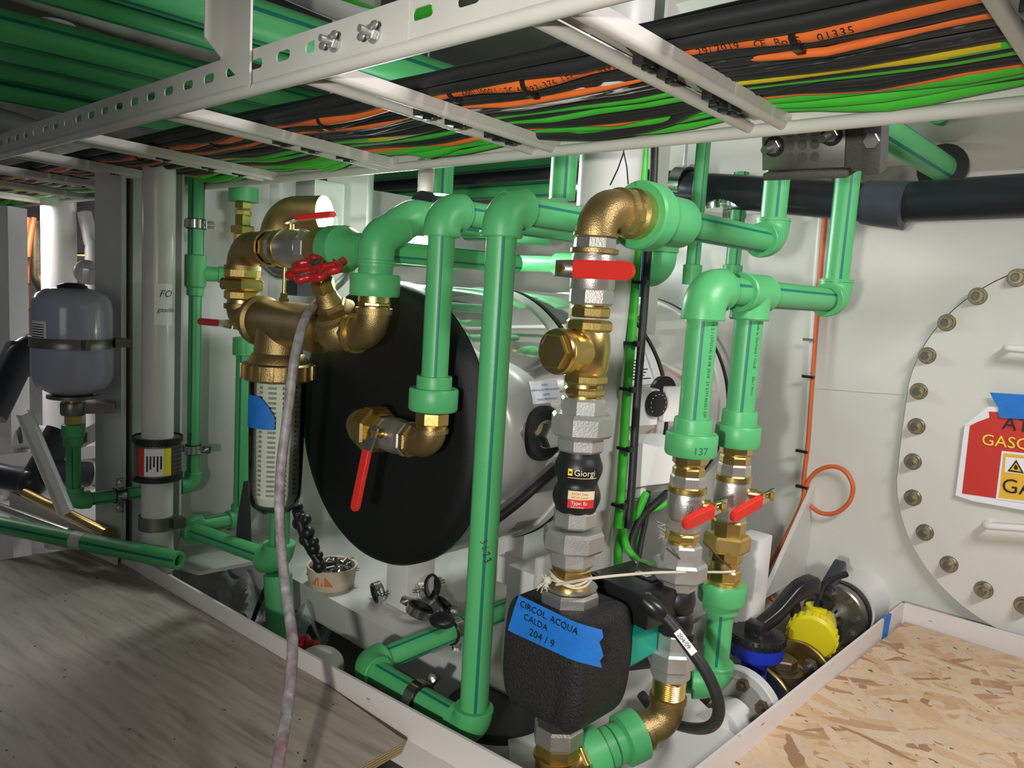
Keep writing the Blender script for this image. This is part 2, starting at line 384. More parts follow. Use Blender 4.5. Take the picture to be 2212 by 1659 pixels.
def lever(parent, o, stem, along, l, w=.019, drop=0., red=REDH, steel=CHROME, t=.005, stemlen=.03, neck=.032):
    # ball-valve handle: stem, nut, steel root, red sleeve
    o, st, al = V(o), V(stem).normalized(), V(along).normalized(); sd = st.cross(al).normalized()
    h = MB(); h.lathe([(0, .010), (stemlen*.5, .010), (stemlen*.5, .0065), (stemlen, .0065)], o, st, 20)
    h.build('stem', BRASS, parent)
    top = o+st*stemlen
    b = MB(); b.slab([top-al*.012-sd*.012, top+al*neck-sd*w*.5+st*drop*.5, top+al*neck+sd*w*.5+st*drop*.5, top-al*.012+sd*.012], t, st)
    hd = b.build('lever', steel, parent)
    a0 = top+al*neck+st*drop*.5; a1 = top+al*l+st*drop
    dr = (a1-a0).normalized(); nn = sd.cross(dr).normalized()
    if nn.dot(st) < 0: nn = -nn
    ln = (a1-a0).length; poly = [(0, -w*.5), (ln-w*.5, -w*.5)]+[(ln-w*.5+math.cos(q)*w*.5, math.sin(q)*w*.5) for q in [-1.2, -.8, -.4, 0, .4, .8, 1.2]]+[(ln-w*.5, w*.5), (0, w*.5)]
    tb = bmesh.new(); va = [tb.verts.new(a0+dr*x+sd*y-nn*.002) for x, y in poly]; tb.faces.new(va)
    rr = bmesh.ops.extrude_face_region(tb, geom=tb.faces[:]); bmesh.ops.translate(tb, vec=nn*(t+.006), verts=[q for q in rr['geom'] if isinstance(q, bmesh.types.BMVert)])
    bmesh.ops.recalc_face_normals(tb, faces=tb.faces[:]); bmesh.ops.bevel(tb, geom=tb.edges[:], offset=.0022, segments=3, affect='EDGES')
    g = MB(); g.merge(tb); g.build('grip', red, parent)
    MB().nut(top, st, t, t+.007, .0085).build('nut', BRASS, parent)
def clamp(o, ax, r, ear, label, cat='pipe clamp', group=None, w=.022, m=None, bolt=True, rod=None):
    o, ax, ear = V(o), V(ax).normalized(), V(ear).normalized(); ear = (ear-ax*ear.dot(ax)).normalized()
    t = T('pipe_clamp', label, cat, o-ear*(r+.02), group)
    MB().lathe([(-w/2-.002, r), (-w/2-.002, r+.005), (w/2+.002, r+.005), (w/2+.002, r)], o, ax, 40, caps=False).build('rubber_lining', BLACK, t)
    b = MB().lathe([(-w/2, r+.0045), (-w/2, r+.0068), (w/2, r+.0068), (w/2, r+.0045)], o, ax, 40, caps=False)
    n = ax.cross(ear)
    for s in (1, -1):
        R = Matrix((ear, ax, n)).transposed()
        b.box(o+ear*s*(r+.017), (.024, w*.9, .0025), R); b.box(o+ear*s*(r+.017)+n*.006, (.024, w*.9, .0025), R)
    b.build('band', m or CHROME, t)
    for s in (1, -1):
        c = o+ear*s*(r+.018); MB().nut(c, n, .007, .013, .0065).lathe([(-.012, .0035), (.016, .0035)], c, n, 12).build('bolt', GALV, t)
    if rod is not None:
        MB().tube([o+V(rod).normalized()*(r+.004), o+V(rod)], .005, 12).build('rod', GALV, t)
    return t
# ================================================================== THE SETTING
def sbox(name, lo, hi, m, bev=0., parent=None):
    lo, hi = V(lo), V(hi); o = MB().box((lo+hi)/2, hi-lo, bev=bev).build(name, m, parent)
    return struct(o) if parent is None else o
sbox('floor', (-5, -.4, -.2), (.9, 3.2, -.15), DIRTY)
sbox('wall_back', (-2.05, 2.16, -.15), (.9, 2.22, 1.86), WALLW)
sbox('ceiling', (-5, -.4, 1.86), (.9, 3.2, 1.9), DARKC)
sbox('wall_left', (-2.2, .80, -.15), (-2.13, 2.3, 1.30), GREYW)
sbox('wall_far', (-4.9, .0, -.15), (-4.8, 3.2, 1.86), DIRTY)
sbox('wall_rear', (-5, 3.1, -.15), (-2.05, 3.2, 1.86), GREYW)
# H-section frame column standing against the left wall
fl = D(205, 700, 1.98); fr = D(262, 700, 1.98)
def plate(name, pts, th, n, m): return struct(MB().slab(pts, th, n).build(name, m))
o = MB()
q0, q1 = fl.copy(), fr.copy(); q0.z = q1.z = -.15; HT = 1.42
nn = (q1-q0).cross(EZ).normalized()
if nn.dot(CAM-q0) < 0: nn = -nn
o.slab([q0, q1, q1+EZ*HT, q0+EZ*HT], -.012, nn)
r0 = D(265, 700, 2.12); r0.z = -.15; r1 = D(376, 700, 2.12); r1.z = -.15
o.slab([r0, r1, r1+EZ*HT, r0+EZ*HT], -.01, nn)
g0 = D(376, 700, 2.0); g1 = D(391, 700, 2.0); g0.z = g1.z = -.15
o.slab([g0, g1, g1+EZ*HT, g0+EZ*HT], -.012, nn)
h0 = D(263, 700, 1.99); h0.z = -.15
o.slab([h0, h0+(r0-h0)*1.02, h0+(r0-h0)*1.02+EZ*HT, h0+EZ*HT], .01)
struct(o.build('trim_1', GREYW))
# gusset of the back wall and white ledge
a = ony(1752, 1045, 2.158); b = D(1640, 1292, 1.98); c = V((a.x, 2.158, b.z-.01))
struct(MB().slab([a, c, b], .012, EX).build('trim_2', WALLW))
# welded seams on the back wall
w = MB()
for (p, q) in (((1765, 838), (1950, 852)),):
    p, q = ony(*p, 2.159), ony(*q, 2.159); w.tube([p+(q-p)*i/6+V((0, 0, random.uniform(-.001, .001))) for i in range(7)], .0016, 6)
struct(w.build('trim_3', WALLW))
# floor frame: angle irons
Z1 = .27
def angle(name, a, b, inward, h=.062, m=CURBW, leg=.06):
    a, b, n = V(a), V(b), V(inward).normalized()
    k = MB().slab([a, b, b-EZ*h, a-EZ*h], .006, n)
    k.slab([a-EZ*h, b-EZ*h, b-EZ*h+n*leg, a-EZ*h+n*leg], .005, EZ)
    return struct(k.build(name, m))
cA, cB = onz(1130, 1659, Z1), onz(270, 1190, Z1)
cm = onz(650, 1400, Z1)
angle('trim_4', cA+(cA-cm)*.25, cm, (0, -1, 0)); angle('trim_5', cm, onz(-40, 1010, Z1), (0, -1, 0))
k1, k2 = onz(1950, 1300, Z1), onz(1500, 1659, Z1)
angle('trim_6', k1, k2+(k2-k1)*.25, (1, 0, 0))
k3 = onz(2212, 1374, Z1); angle('trim_7', k1, k1+(k3-k1)*1.6, (0, -1, 0))
# white bilge plate under the pump, and the tank shelf
PZ = .19
struct(MB().slab([onz(1110, 1560, PZ)+V((-.02, 0, 0)), onz(1110, 1760, PZ), onz(1500, 1800, PZ), onz(1580, 1600, PZ)+V((0, .02, 0)), onz(1440, 1440, PZ), onz(1180, 1470, PZ)], -.008, EZ).build('trim_8', GREYW))
s0, s1 = onz(600, 1232, .2), onz(1150, 1520, .2)
struct(MB().slab([s0+V((-.3, 0, 0)), s1, s1+V((0, .9, 0)), s0+V((-.3, .9, 0))], -.012, EZ).slab([s0+V((-.3, 0, 0)), s1, s1-EZ*.08, s0+V((-.3, 0, -.08))], -.008, EY).build('trim_9', GREYW))
# ledge at the left, behind the loose pipes
l = [onz(20, 1060, .25), onz(190, 1130, .25), onz(420, 1190, .2), onz(250, 1060, .25), onz(100, 1040, .25)]
struct(MB().slab([onz(430, 1235, .22), onz(560, 1210, .22), onz(300, 1085, .22), onz(-60, 960, .22), onz(-60, 1110, .22)], -.01, EZ).build('trim_10', GREYW))
struct(MB().slab([onz(22, 1062, .31), onz(85, 1052, .31), onz(85, 1052, .31)-EZ*.09, onz(22, 1062, .31)-EZ*.09], .006).slab([onz(22, 1062, .31), onz(250, 1178, .285), onz(250, 1178, .285)-EZ*.06, onz(22, 1062, .31)-EZ*.09], .006).build('trim_11', CURBW))
# round white pillars
def post(name, px, py, d, r, z0, z1, m=WPIPE, k='structure'):
    p = D(px, py, d); o = MB().lathe([(0, r), (z1-z0, r)], (p.x, p.y, z0), EZ, 48).build(name, m); return struct(o)
post('trim_12', 1293, 700, 1.55, .0615, .3, 1.86, WPIPE)
p = D(1293, 700, 1.55); struct(MB().lathe([(0, .0635), (.2, .0635)], (p.x, p.y, .15), EZ, 48).lathe([(.199, .065), (.204, .065)], (p.x, p.y, .15), EZ, 48).build('trim_13', GREYW))
PCOL = V((p.x, p.y, 0))
post('trim_14', 585, 900, 2.42, .064, .12, 1.35, WPIPE)
post('trim_15', 128, 600, 2.9, .059, -.1, 1.86, WHITE)
# boxy white panels seen between the pipes at the rear
def panel(name, px0, px1, d, z0, z1, m, th=.03):
    a, b = D(px0, 600, d), D(px1, 600, d); a.z = b.z = z0
    n = (b-a).cross(EZ).normalized(); n = n if n.dot(CAM-a) > 0 else -n
    return struct(MB().slab([a, b, b+EZ*(z1-z0), a+EZ*(z1-z0)], -th, n).build(name, m))
panel('trim_16', 700, 786, 2.3, .5, 1.86, WALLW, .1)
panel('trim_17', -60, 19, 2.5, -.1, 1.17, WHITE, .1)
panel('trim_18', 1395, 1425, 2.0, .9, 1.86, WALLW, .05)
# overhead: sloping hull bracket at the right, above the dark pipe
a0, a1, a2, a3 = ony(1905, 300, 2.15), ony(1640, 345, 2.15), ony(1660, 150, 2.15), ony(2400, 150, 2.15)
struct(MB().slab([V((-.95, 2.15, 1.36)), V((.9, 2.15, 1.36)), V((.9, 1.45, 1.62)), V((-.95, 1.45, 1.62))], .02, EZ).build('trim_19', WALLW))
e0, e1, e2 = ony(1860, 330, 1.98), ony(2212, 330, 1.98), ony(2212, 245, 1.70)
struct(MB().slab([ony(1866, 416, 2.14), ony(2060, 416, 2.14), ony(2060, 340, 2.13), ony(1866, 340, 2.13)], .02).build('trim_20', DIRTY))

# ================================================================== BOARDS
zp = .232
pa, pb = onz(868, 1606, zp), onz(650, 1455, zp)
po = MB(); top = [onz(868, 1606, zp), onz(868, 1600, zp)+V((0, .004, 0)), onz(640, 1432, zp), onz(440, 1312, zp), onz(300, 1222, zp), onz(180, 1182, zp), onz(-80, 1222, zp), V((-2.2, .1, zp)), V((-.62, .1, zp)), onz(700, 1700, zp)]
pl = MB().slab([q-EZ*.018 for q in top], .018, EZ)
for f in pl.bm.faces:
    f.material_index = 0 if abs(f.normal.z) > .5 or f.calc_area() > .1 else 1
pl.bm.normal_update()
for f in pl.bm.faces: f.material_index = 0 if abs(f.normal.z) > .7 else 1
tag(pl.build('plywood_board', [PLY, PLYE]), 'worn grey plywood sheet laid in the floor frame at the lower left', 'board')
zo = .225
ob = MB().slab([q-EZ*.018 for q in (k1+V((.014, -.012, zo-Z1)), onz(1490, 1700, zo)+V((.012, 0, 0)), V((-.50, .25, zo)), V((.6, .25, zo)), V((.6, k1.y-.02, zo)))], .018, EZ)
tag(ob.build('strand_board', OSB), 'pale flaky oriented strand board laid in the floor frame at lower right', 'board')
tp = onz(1912, 1330, Z1+.001)
tm = MB(); q = k1+(k2-k1)*.105; dd = (k2-k1).normalized()
tm.slab([q, q+dd*.05, q+dd*.055-EZ*.05, q+dd*.012-EZ*.052], .0006, EX).slab([q-EX*.007, q+dd*.05-EX*.007, q+dd*.05+EX*.0006, q+EX*.0006], .0006, EZ)
for v in tm.bm.verts: v.co.x += .0065
tag(tm.build('tape_strip', TAPEB), 'short strip of blue tape folded over the white frame beside the strand board', 'tape')
# ================================================================== CABLE TRAY
YN, YF, ZB = .51, .955, 1.222
tray = T('cable_tray', 'white enamelled ladder cable tray hanging overhead full of cables', 'cable tray', (-1.2, .73, ZB))
def zr(y): return ZB+.016*(YF-y)/(YF-YN)
def rail(yw, inner, x0, x1, z0, name, hole_pitch=.066, web=.062, off=0.):
    b = MB(); th = .0016
    z1 = z0+web; zc = z0+web*.60; hh = .010; hw = .016
    def strip(za, zb):
        b.box(((x0+x1)/2, yw, (za+zb)/2), (x1-x0, th, zb-za))
    strip(z0, zc-hh*1.6); strip(zc+hh*1.6, z1)
    x = x0; za, zb = zc-hh*1.6, zc+hh*1.6
    while x < x1-1e-6:
        cx = x+hole_pitch/2
        for s in (1, -1):
            y = yw+s*th/2; outr = []; inn = []
            for k in range(16):
                sx = (1, -1, -1, 1)[k//4]; sz = (1, 1, -1, -1)[k//4]; w = k % 4; w = w if k//4 in (0, 2) else 3-w
                a = w/3*PI/2; inn.append(b.bm.verts.new((cx+sx*(hw-hh*.62+hh*.62*math.cos(a)), y, zc+sz*hh*.62*math.sin(a))))
                ox, oz = ((1, .0), (1, 1), (1, 1), (0, 1))[w]; e = 1e-5*w
                outr.append(b.bm.verts.new((cx+sx*(hole_pitch/2*(ox if w != 3 else .35)), y, zc+sz*(hh*1.6*(oz if w else .35)))))
            b.quadring([outr, inn])
            if s == 1: k0 = inn
            else: b.quadring([k0, inn])
        x += hole_pitch
    # rolled lower lip and folded top lip
    b.tube([(x0, yw+inner*.006, z0+.001), (x1, yw+inner*.006, z0+.001)], .0085, 20)
    b.box(((x0+x1)/2, yw+inner*.006, z1), (x1-x0, .014, .0016))
    return b.build(name, TRAYW, tray)
rail(YN, 1, -3.4+.035, .161, ZB+.017, 'side_rail', web=.047); rail(YF, -1, -5.0+.01, .544, ZB, 'side_rail', .066)
RX = [-.141, -.468, -.845, -1.255, -1.70, -2.10, -2.52, -2.95, -3.4]
for x in RX:
    b = MB(); z = ZB+.004
    for s in (1, -1):
        b.tube([(x+s*.022, YN+.008, z+.016), (x+s*.022, YF-.008, z)], .0070, 16)
    zz = z+.020; TR_ = Matrix.Rotation(-math.atan(.016/(YF-YN)), 3, 'X'); b.box((x, (YN+YF)/2, zz), (.044, YF-YN-.006, .0014), TR_)
    for s in (1, -1): b.box((x+s*.028, (YN+YF)/2, z+.014), (.0014, YF-YN-.006, .014), TR_)
    for k in range(9): b.box((x+.003*(-1)**k, YN+.045+k*.042, zr(YN+.045+k*.042)+.015-.0009), (.004, .011, .0006), mi=1)
    b.build('rung', [TRAYW, BLACK], tray)
# joint seam and wing bolts on the near rail
b = MB().box((-.733, YN-.0014, ZB+.0425), (.17, .0014, .041)).build('splice_plate', TRAYW, tray)
for (px, py) in ((725, 92), (810, 72)):
    p = ony(px, py, YN-.002); b = MB(); b.lathe([(0, .011), (.002, .011)], p, -EY, 24).nut(p, -EY, .002, .008, .0085).lathe([(0, .004), (.02, .004)], p, -EY, 16)
    for s in (1, -1): b.ball(p-EY*.010+V((s*.011, 0, s*.004)), .007, (1, .3, .65))
    b.build('wing_bolt', GALV, tray)
for px, py in ((912, 352), (960, 347)):
    p = ony(px, py, YF-.002); MB().lathe([(0, .010), (.002, .010)], p, -EY, 24).nut(p, -EY, .002, .008, .0075).build('bolt', GALV, tray)
# hanger
hz = ony(510, 188, YN-.004); hx0 = ony(481, 90, YN-.004).x; hx1 = ony(544, 90, YN-.004).x
hg = MB().slab([V((hx0, YN-.0035, 1.86)), V((hx1, YN-.0035, 1.86)), V((hx1, YN-.0035, ZB+.022)), V((hx1-.004, YN-.0035, ZB+.016)), V((hx0, YN-.0035, ZB+.062))], .003, -EY)
hg.slab([V((hx0, YN-.0035, 1.86)), V((hx0, YN-.0035, ZB+.062)), V((hx0, YN-.03, ZB+.085)), V((hx0, YN-.03, 1.86))], .003, EX)
tag(hg.build('tray_hanger', TRAYW), 'flat white hanger bar with slanted lower end welded to the near tray rail', 'bracket')
# ------------------------------------------------------------------ cables, one object each
CZ0 = ZB+.0175; BOT = {}
spec = [  # y, radius, colour, layer
 (.668, .0085, 'k', .004), (.684, .0098, 'k', 0), (.703, .0105, 'o', 0), (.722, .0085, 'k', 0), (.738, .0075, 'k', .001), (.7445, .0042, 'o', -.003),
 (.752, .0085, 's', 0), (.768, .0082, 's', 0), (.784, .009, 'p', 0), (.801, .0085, 'k', 0), (.815, .0085, 'y', 0), (.829, .006, 'k', 0), (.842, .0085, 'g', 0),
 (.856, .0065, 'k', 0), (.870, .0095, 'k', -.002), (.883, .0045, 'o', 0), (.893, .0095, 'g', 0), (.908, .0085, 'g', 0), (.918, .0048, 'k', -.002), (.929, .0095, 'g', 0), (.943, .0065, 'g', .004),
 (.695, .009, 'k', .019), (.73, .009, 'k', .017), (.76, .009, 'k', .018), (.793, .009, 'k', .018), (.82, .008, 'g', .016), (.855, .009, 'k', .018), (.893, .008, 'k', .017), (.915, .007, 'g', .016)]
LB = {'k': ('black power cable running along the overhead tray', 'black cables in the overhead tray', CABK),
      'o': ('', 'orange cables in the overhead tray', COR), 'g': ('bright green cable running along the far side of the overhead tray', 'green cables in the overhead tray', CGR),
      'y': ('yellow and green striped cable in the middle of the overhead tray', None, None), 's': ('black cable with streaks of white paint beside the orange cable in the tray', 'paint-streaked cables in the overhead tray', SMEAR),
      'p': ('black cable with the broadest white paint smears in the overhead tray', None, SMEAR)}
no = 0
for i, (y, r, c, dz) in enumerate(spec):
    cz = zr(y)+.0175; rnd = random.Random(i*7+3); pts = []; x = .45
    ph = rnd.uniform(0, 6)
    while x > -4.6:
        near = min(abs(x-q) for q in RX); sag = -.010*min(1, near/.16)**1.3*rnd.uniform(.1, 1.)*(2. if c == 'g' and y > .88 else .6 if c == 'k' and y > .86 else 1) if dz <= .003 else 0
        pts.append(V((x, y+.004*math.sin(x*4.3+ph)+rnd.uniform(-.0022, .0022), cz+r+max(dz, 0)+sag+(-.004 if dz < 0 and near > .1 else 0))))
        x -= .085
    n = 14; BOT[i] = pts
    b = MB()
    if c == 'y':
        b.tube(pts, r, 16, smooth=2, stripes=None)
        for f in b.bm.faces: f.material_index = 0
        b = MB(); b.tube(pts, r, 16, smooth=2, stripes=[5, 6, 7, 8, 9, 10], ref=EY); m = [CGR, CYG]
        # twist: colour bands swap along the run
        for f in b.bm.faces:
            if len(f.verts) == 4:
                cx = f.calc_center_median()
                a = math.atan2(cx.z-cz-r, cx.y-y); f.material_index = 1 if math.sin(a+cx.x*9) > .35 else 0
    else: b.tube(pts, r, n, smooth=2); m = LB[c][2]
    o = b.build('power_cable', m)
    if c == 'o':
        lab = ['thickest orange cable with black printing along the near side of the tray', 'thin orange cable just behind the thick orange one in the tray', 'thin orange cable lying among the green ones in the far half of the tray'][no]; no += 1
        tag(o, lab, 'cable')
        if no == 1: ORANGE = o; oy, orr, opts = y, r, pts
    else: tag(o, LB[c][0], 'cable', LB[c][1])
def onc(x):
    for p, q in zip(opts, opts[1:]):
        if q.x <= x <= p.x: return q.lerp(p, (x-q.x)/(p.x-q.x))
for s, px, py in (('batch - 20192153  29/2019  CE RoHS  01335', 1298, 86), ('600/1000V IEC 60092-376 IEC', 1010, 158)):
    x = ony(px, py, oy).x
    for ch in s:
        if ch != ' ':
            p = onc(x); text(ch, V((x, p.y-.0015, p.z-orr*.99)), EX, -EY, .0118, INK, ORANGE, 0, wrap=(V((x, p.y, p.z)), EX, orr*1.085))
        x += .0068
cz = CZ0+.004
# a slack black cable drooping below the green ones between two rungs
b = MB(); pts = [V((-.36, .84, cz+.008)), V((-.50, .868, cz+.004)), V((-.60, .905, cz-.006)), V((-.70, .915, cz-.010)), V((-.80, .905, cz-.004)), V((-.92, .89, cz+.006))]
tag(b.tube(pts, .0088, 14, smooth=8).build('slack_cable', CABK), 'slack black cable with white print drooping across the green cables in the tray', 'cable')
# tie blocks on the rungs
def tie(x, y, s=1., strap=True, rot=0.):
    t = MB(); z = zr(y)+.0155; R = Matrix.Rotation(rot, 3, 'Z')
    t.box((x, y, z-.0105), (.011*s, .017*s, .010*s), R, .0015); t.box((x+.001, y+.004, z-.0165*1.0), (.006*s, .006*s, .006*s), R, .001)
    if strap: t.tube([V((x-.012, y-.012, z+.002)), V((x-.004, y-.008, z-.006)), V((x, y, z-.008)), V((x+.006, y+.014, z-.004)), V((x+.013, y+.02, z+.004))], .0028, 8, smooth=4)
    return t
blk = None
spots = [(-.467, .665), (-.469, .712), (-.466, .80), (-.470, .83), (-.466, .845), (-.847, .70), (-.844, .755), (-.846, .835), (-.845, .862), (-1.256, .72), (-1.254, .775), (-1.255, .85), (-1.70, .70), (-1.702, .80), (-1.70, .87), (-2.10, .75), (-2.10, .85), (-2.52, .8), (-.141, .745), (-.141, .70)]
for i, (x, y) in enumerate(spots):
    if blk is None or i in (3, 7): blk = tie(x, y, 1.6 if i in (2, 3, 7) else 1.25).build('tie_block', BLACKP, origin=(x, y, zr(y))); o = blk
    else: o = dup(blk, (x, y, zr(y)))
    tag(o, 'small black tie block clipped in the slot of a white tray rung', 'cable tie', 'tie blocks on the tray rungs')
# cable ties round the thick orange cable
for i, x in enumerate((-.33, -.66, -.79, -1.09, -1.32, -1.48, -1.85)):
    p = onc(x); o = MB().lathe([(-.003, orr), (-.003, orr+.0025), (.003, orr+.0025), (.003, orr)], p, EX, 24, caps=False).box(p+V((0, .004, -orr-.003)), (.008, .009, .006)).build('cable_tie', BLACKP)
    tag(o, 'black plastic tie cinched round the thick orange cable in the tray', 'cable tie', 'ties round the thick orange cable')
# ------------------------------------------------------------------ pipes under the deck head, upper left
lab = ['green pipe under the ceiling passing closest to the white hanger bar', 'green pipe under the ceiling, second from the hanger bar', 'green pipe under the ceiling beside the grey duct', 'thick green pipe under the ceiling on the left of the grey duct', 'green pipe under the ceiling, third from the left edge', 'green pipe under the ceiling, second from the left edge', 'lowest green pipe under the ceiling at the left edge', 'green pipe under the ceiling just right of the hanger bar']
CP = [((470, 42), 1.70, .036), ((372, 6), 1.60, .034), ((311, 40), 1.58, .030), ((108, 82), 1.56, .042), ((108, 128), 1.54, .036), ((108, 168), 1.52, .034), ((72, 205), 1.49, .036), ((600, 60), 1.60, .05)]
for (pp, z, r), lb in zip(CP, lab):
    p = onz(*pp, z); t = T('green_pipe', lb, 'pipe', (p.x, 1.0, z-r))
    gpipe(t, V((p.x, -.35, z)), V((p.x, 1.75, z)), r, off=25)
p = onz(300, 55, 1.66); tag(MB().tube([p+V((.05, -.5, .02)), p, p+V((-.06, .28, 0)), p+V((-.02, .42, .14))], .05, 32, fil=.12).build('grey_duct', DIRTY), 'grey round duct curving up between the green ceiling pipes', 'duct')
p = onz(30, 265, 1.46); tag(MB().tube([p+V((.1, -.45, .03)), p, p+V((-.15, .3, -.02))], .035, 28, fil=.1).build('grey_hose', GREYW), 'pale grey hose under the lowest green ceiling pipe at left edge', 'hose')
for (a, b, r, m, lb) in (((600, -30), (800, 45), .017, GREYW, 'pale grey conduit above the near tray rail right of the hanger'), ((735, 0), (840, 40), .012, CGR, 'bright green cable looping above the tray near the wing bolts')):
    a, b = onz(*a, 1.5), onz(*b, 1.42); tag(MB().tube([a-(b-a)*.6, a, b, b+(b-a)*.8+V((0, 0, .04))], r, 14, smooth=6).build('overhead_line', m), lb, 'conduit')
# grey perforated clamp block hanging below the far rail
cb = D(1762, 308, 1.2); ux = (D(1890, 352, 1.2)-D(1640, 352, 1.2)); ux = (D(1853, 345, 1.17)-D(1660, 354, 1.25)).normalized(); uy = V((.08, -.30, .95)); uy = (uy-ux*uy.dot(ux)).normalized(); un = ux.cross(uy)
if un.dot(CAM-cb) < 0: un = -un
R = Matrix((ux, uy, un)).transposed()
t = T('pipe_support', 'dark grey clamp block with perforated metal face hanging under the far tray rail', 'bracket', cb-EZ*.05)
MB().box(cb+ux*.008-un*.028, (.170, .095, .045), R, .004).box(cb+ux*.085-un*.01, (.026, .10, .05), R, .003).box(cb-ux*.012-uy*.047-un*.01, (.13, .012, .06), R, .003).build('rubber_body', GREYB, t)
b = MB(); b.box(cb-ux*.02, (.128, .078, .003), R, .001); pm = b.build('face_plate', STEEL, t)
for i in range(3):
    for j in range(3):
        MB().lathe([(0, .0075), (.0008, .0075)], cb-ux*(.02+(i-1)*-.019)+uy*((j-1)*.019-.002)+un*.0016, un, 20).build('hole', GREYB, pm)
for s in (-1, 1):
    c = cb-ux*.02+ux*s*.044+uy*(.004+.006*s); b = MB(); b.lathe([(.0016, .0165), (.0026, .0165)], c, un, 24, mi=1).nut(c, un, .002, .012, .0115).lathe([(0, .0062), (.030, .0062)], c, (un+V((-.25, -.1, -.1))).normalized(), 16)
    b.build('bolt', [STEEL, BLACKP], t)
c = cb+ux*.086+un*.016; MB().nut(c, un, 0, .010, .012).build('bolt', STEEL, t)
# two wires from the rail to the brass elbow
for a, b, lb in (((1347, 330), (1318, 400), 'left-hand thin black wire from the tray rail to the brass elbow'), ((1346, 322), (1357, 398), 'right-hand thin black wire from the tray rail to the brass elbow')):
    a, b = ony(*a, YF+.004), ony(*b, .97 if b[0] > 1330 else .95); tag(MB().tube([a, (a+b)/2+V((.002, 0, 0)), b], .0011, 6).build('tie_wire', BLACKP), lb, 'wire')
# ================================================================== HOT WATER TANK
TC = V((-1.33, 1.0, .695)); TR = .306
tank = T('water_heater', 'horizontal hot water tank with black end cover and glossy white jacket', 'water heater', (TC.x, 1.5, TC.z-TR))
MB().lathe([(.03, TR-.01), (.03, TR), (1.04, TR), (1.09, TR*.8)], TC, EY, 120).build('jacket', JACKET, tank)
MB().lathe([(0, .02), (0, TR-.030), (.004, TR-.014), (.012, TR-.003), (.024, TR+.003), (.044, TR+.004), (.046, TR)], TC, EY, 120).build('end_cover', DISC, tank)
for y, m in ((.33, 0), (.65, 0), (.97, 0)):
    MB().lathe([(y-.016, TR), (y-.016, TR+.004), (y+.016, TR+.004), (y+.016, TR)], TC, EY, 120, caps=False).build('band', WHITE, tank)
    MB().lathe([(y+.02, TR), (y+.02, TR+.006), (y+.032, TR+.006), (y+.032, TR)], TC, EY, 120, caps=False).build('rubber_seal', BLACK, tank)
MB().lathe([(.046, TR), (.047, TR+.004), (.054, TR+.004), (.055, TR)], TC, EY, 120, caps=False).build('rim', CHROME, tank)
def onjacket(px, py, lift=0.):
    # where the line of sight meets the jacket
    r = ray(px, py); a = r.x**2+r.z**2; ox, oz = -TC.x, H-TC.z; b = 2*(ox*r.x+oz*r.z); c = ox*ox+oz*oz-(TR+lift)**2
    d = b*b-4*a*c; s = (-b-math.sqrt(max(d, 0)))/(2*a); p = CAM+r*s; return p, V((p.x-TC.x, 0, p.z-TC.z)).normalized()
# anode port
p, n = onjacket(1172, 936); n = (n*.9+V((.1, -.12, 0))).normalized()
MB().lathe([(-.03, .058), (.004, .058), (.012, .050), (.012, .036)], p, n, 48).build('gasket', BLACK, tank)
MB().lathe([(.0, .030), (.014, .030)], p, n, 40).nut(p, n, .012, .040, .028).build('anode_plug', CHROME, tank)
# service sticker
p, n = onjacket(1178, 846, .001); u = EY; vv = n.cross(u); vv = vv if vv.z > 0 else -vv
st = MB(); rows = []
for j in range(5):
    a = (j-2)*.012/ TR
    q = V((TC.x, 0, TC.z))+Matrix.Rotation(a, 3, 'Y') @ (n*(TR+.0012)); rows.append([st.bm.verts.new(V((q.x, p.y+.045*s, q.z))) for s in (-1, 1)])
st.quadring(rows, closed_u=False); sk = st.build('sticker', PAPER, tank)
for k, s in enumerate(('AVVISO', 'CONTROLLARE PERIODICAMENTE', 'ANODE', 'CHECK PERIODICALLY')):
    text(s, p+vv*(.012-k*.010)+n*.0012, u, vv, .0062, INKB, sk, .0002, align='CENTER')
# rating label further along
p, n = onjacket(1376, 790, .001); vv = n.cross(EY); vv = vv if vv.z > 0 else -vv
st = MB().slab([p-EY*.05+vv*.045, p+EY*.05+vv*.045, p+EY*.05-vv*.05, p-EY*.05-vv*.05], .0008, n); sk = st.build('rating_label', PAPER, tank)
for k in range(7): MB().slab([p-EY*.04+vv*(.015-.008*k)+n*.001, p+EY*(.04-.012*(k % 3))+vv*(.015-.008*k)+n*.001, p+EY*(.04-.012*(k % 3))+vv*(.012-.008*k)+n*.001, p-EY*.04+vv*(.012-.008*k)+n*.001], .0002, n).build('print_line', INK, sk)
text('CE', p+EY*.015+vv*.026+n*.001, EY, vv, .018, INK, sk)
# dark strap and cable at the lower front
q = [onjacket(x, y, .006)[0] for x, y in ((1205, 1010), (1165, 1045), (1120, 1085), (1075, 1120))]
tag(MB().tube(q, .010, 12, smooth=6).build('black_strap', BLACK), 'black rubber cable hanging from the round gasket of the tank', 'cable')
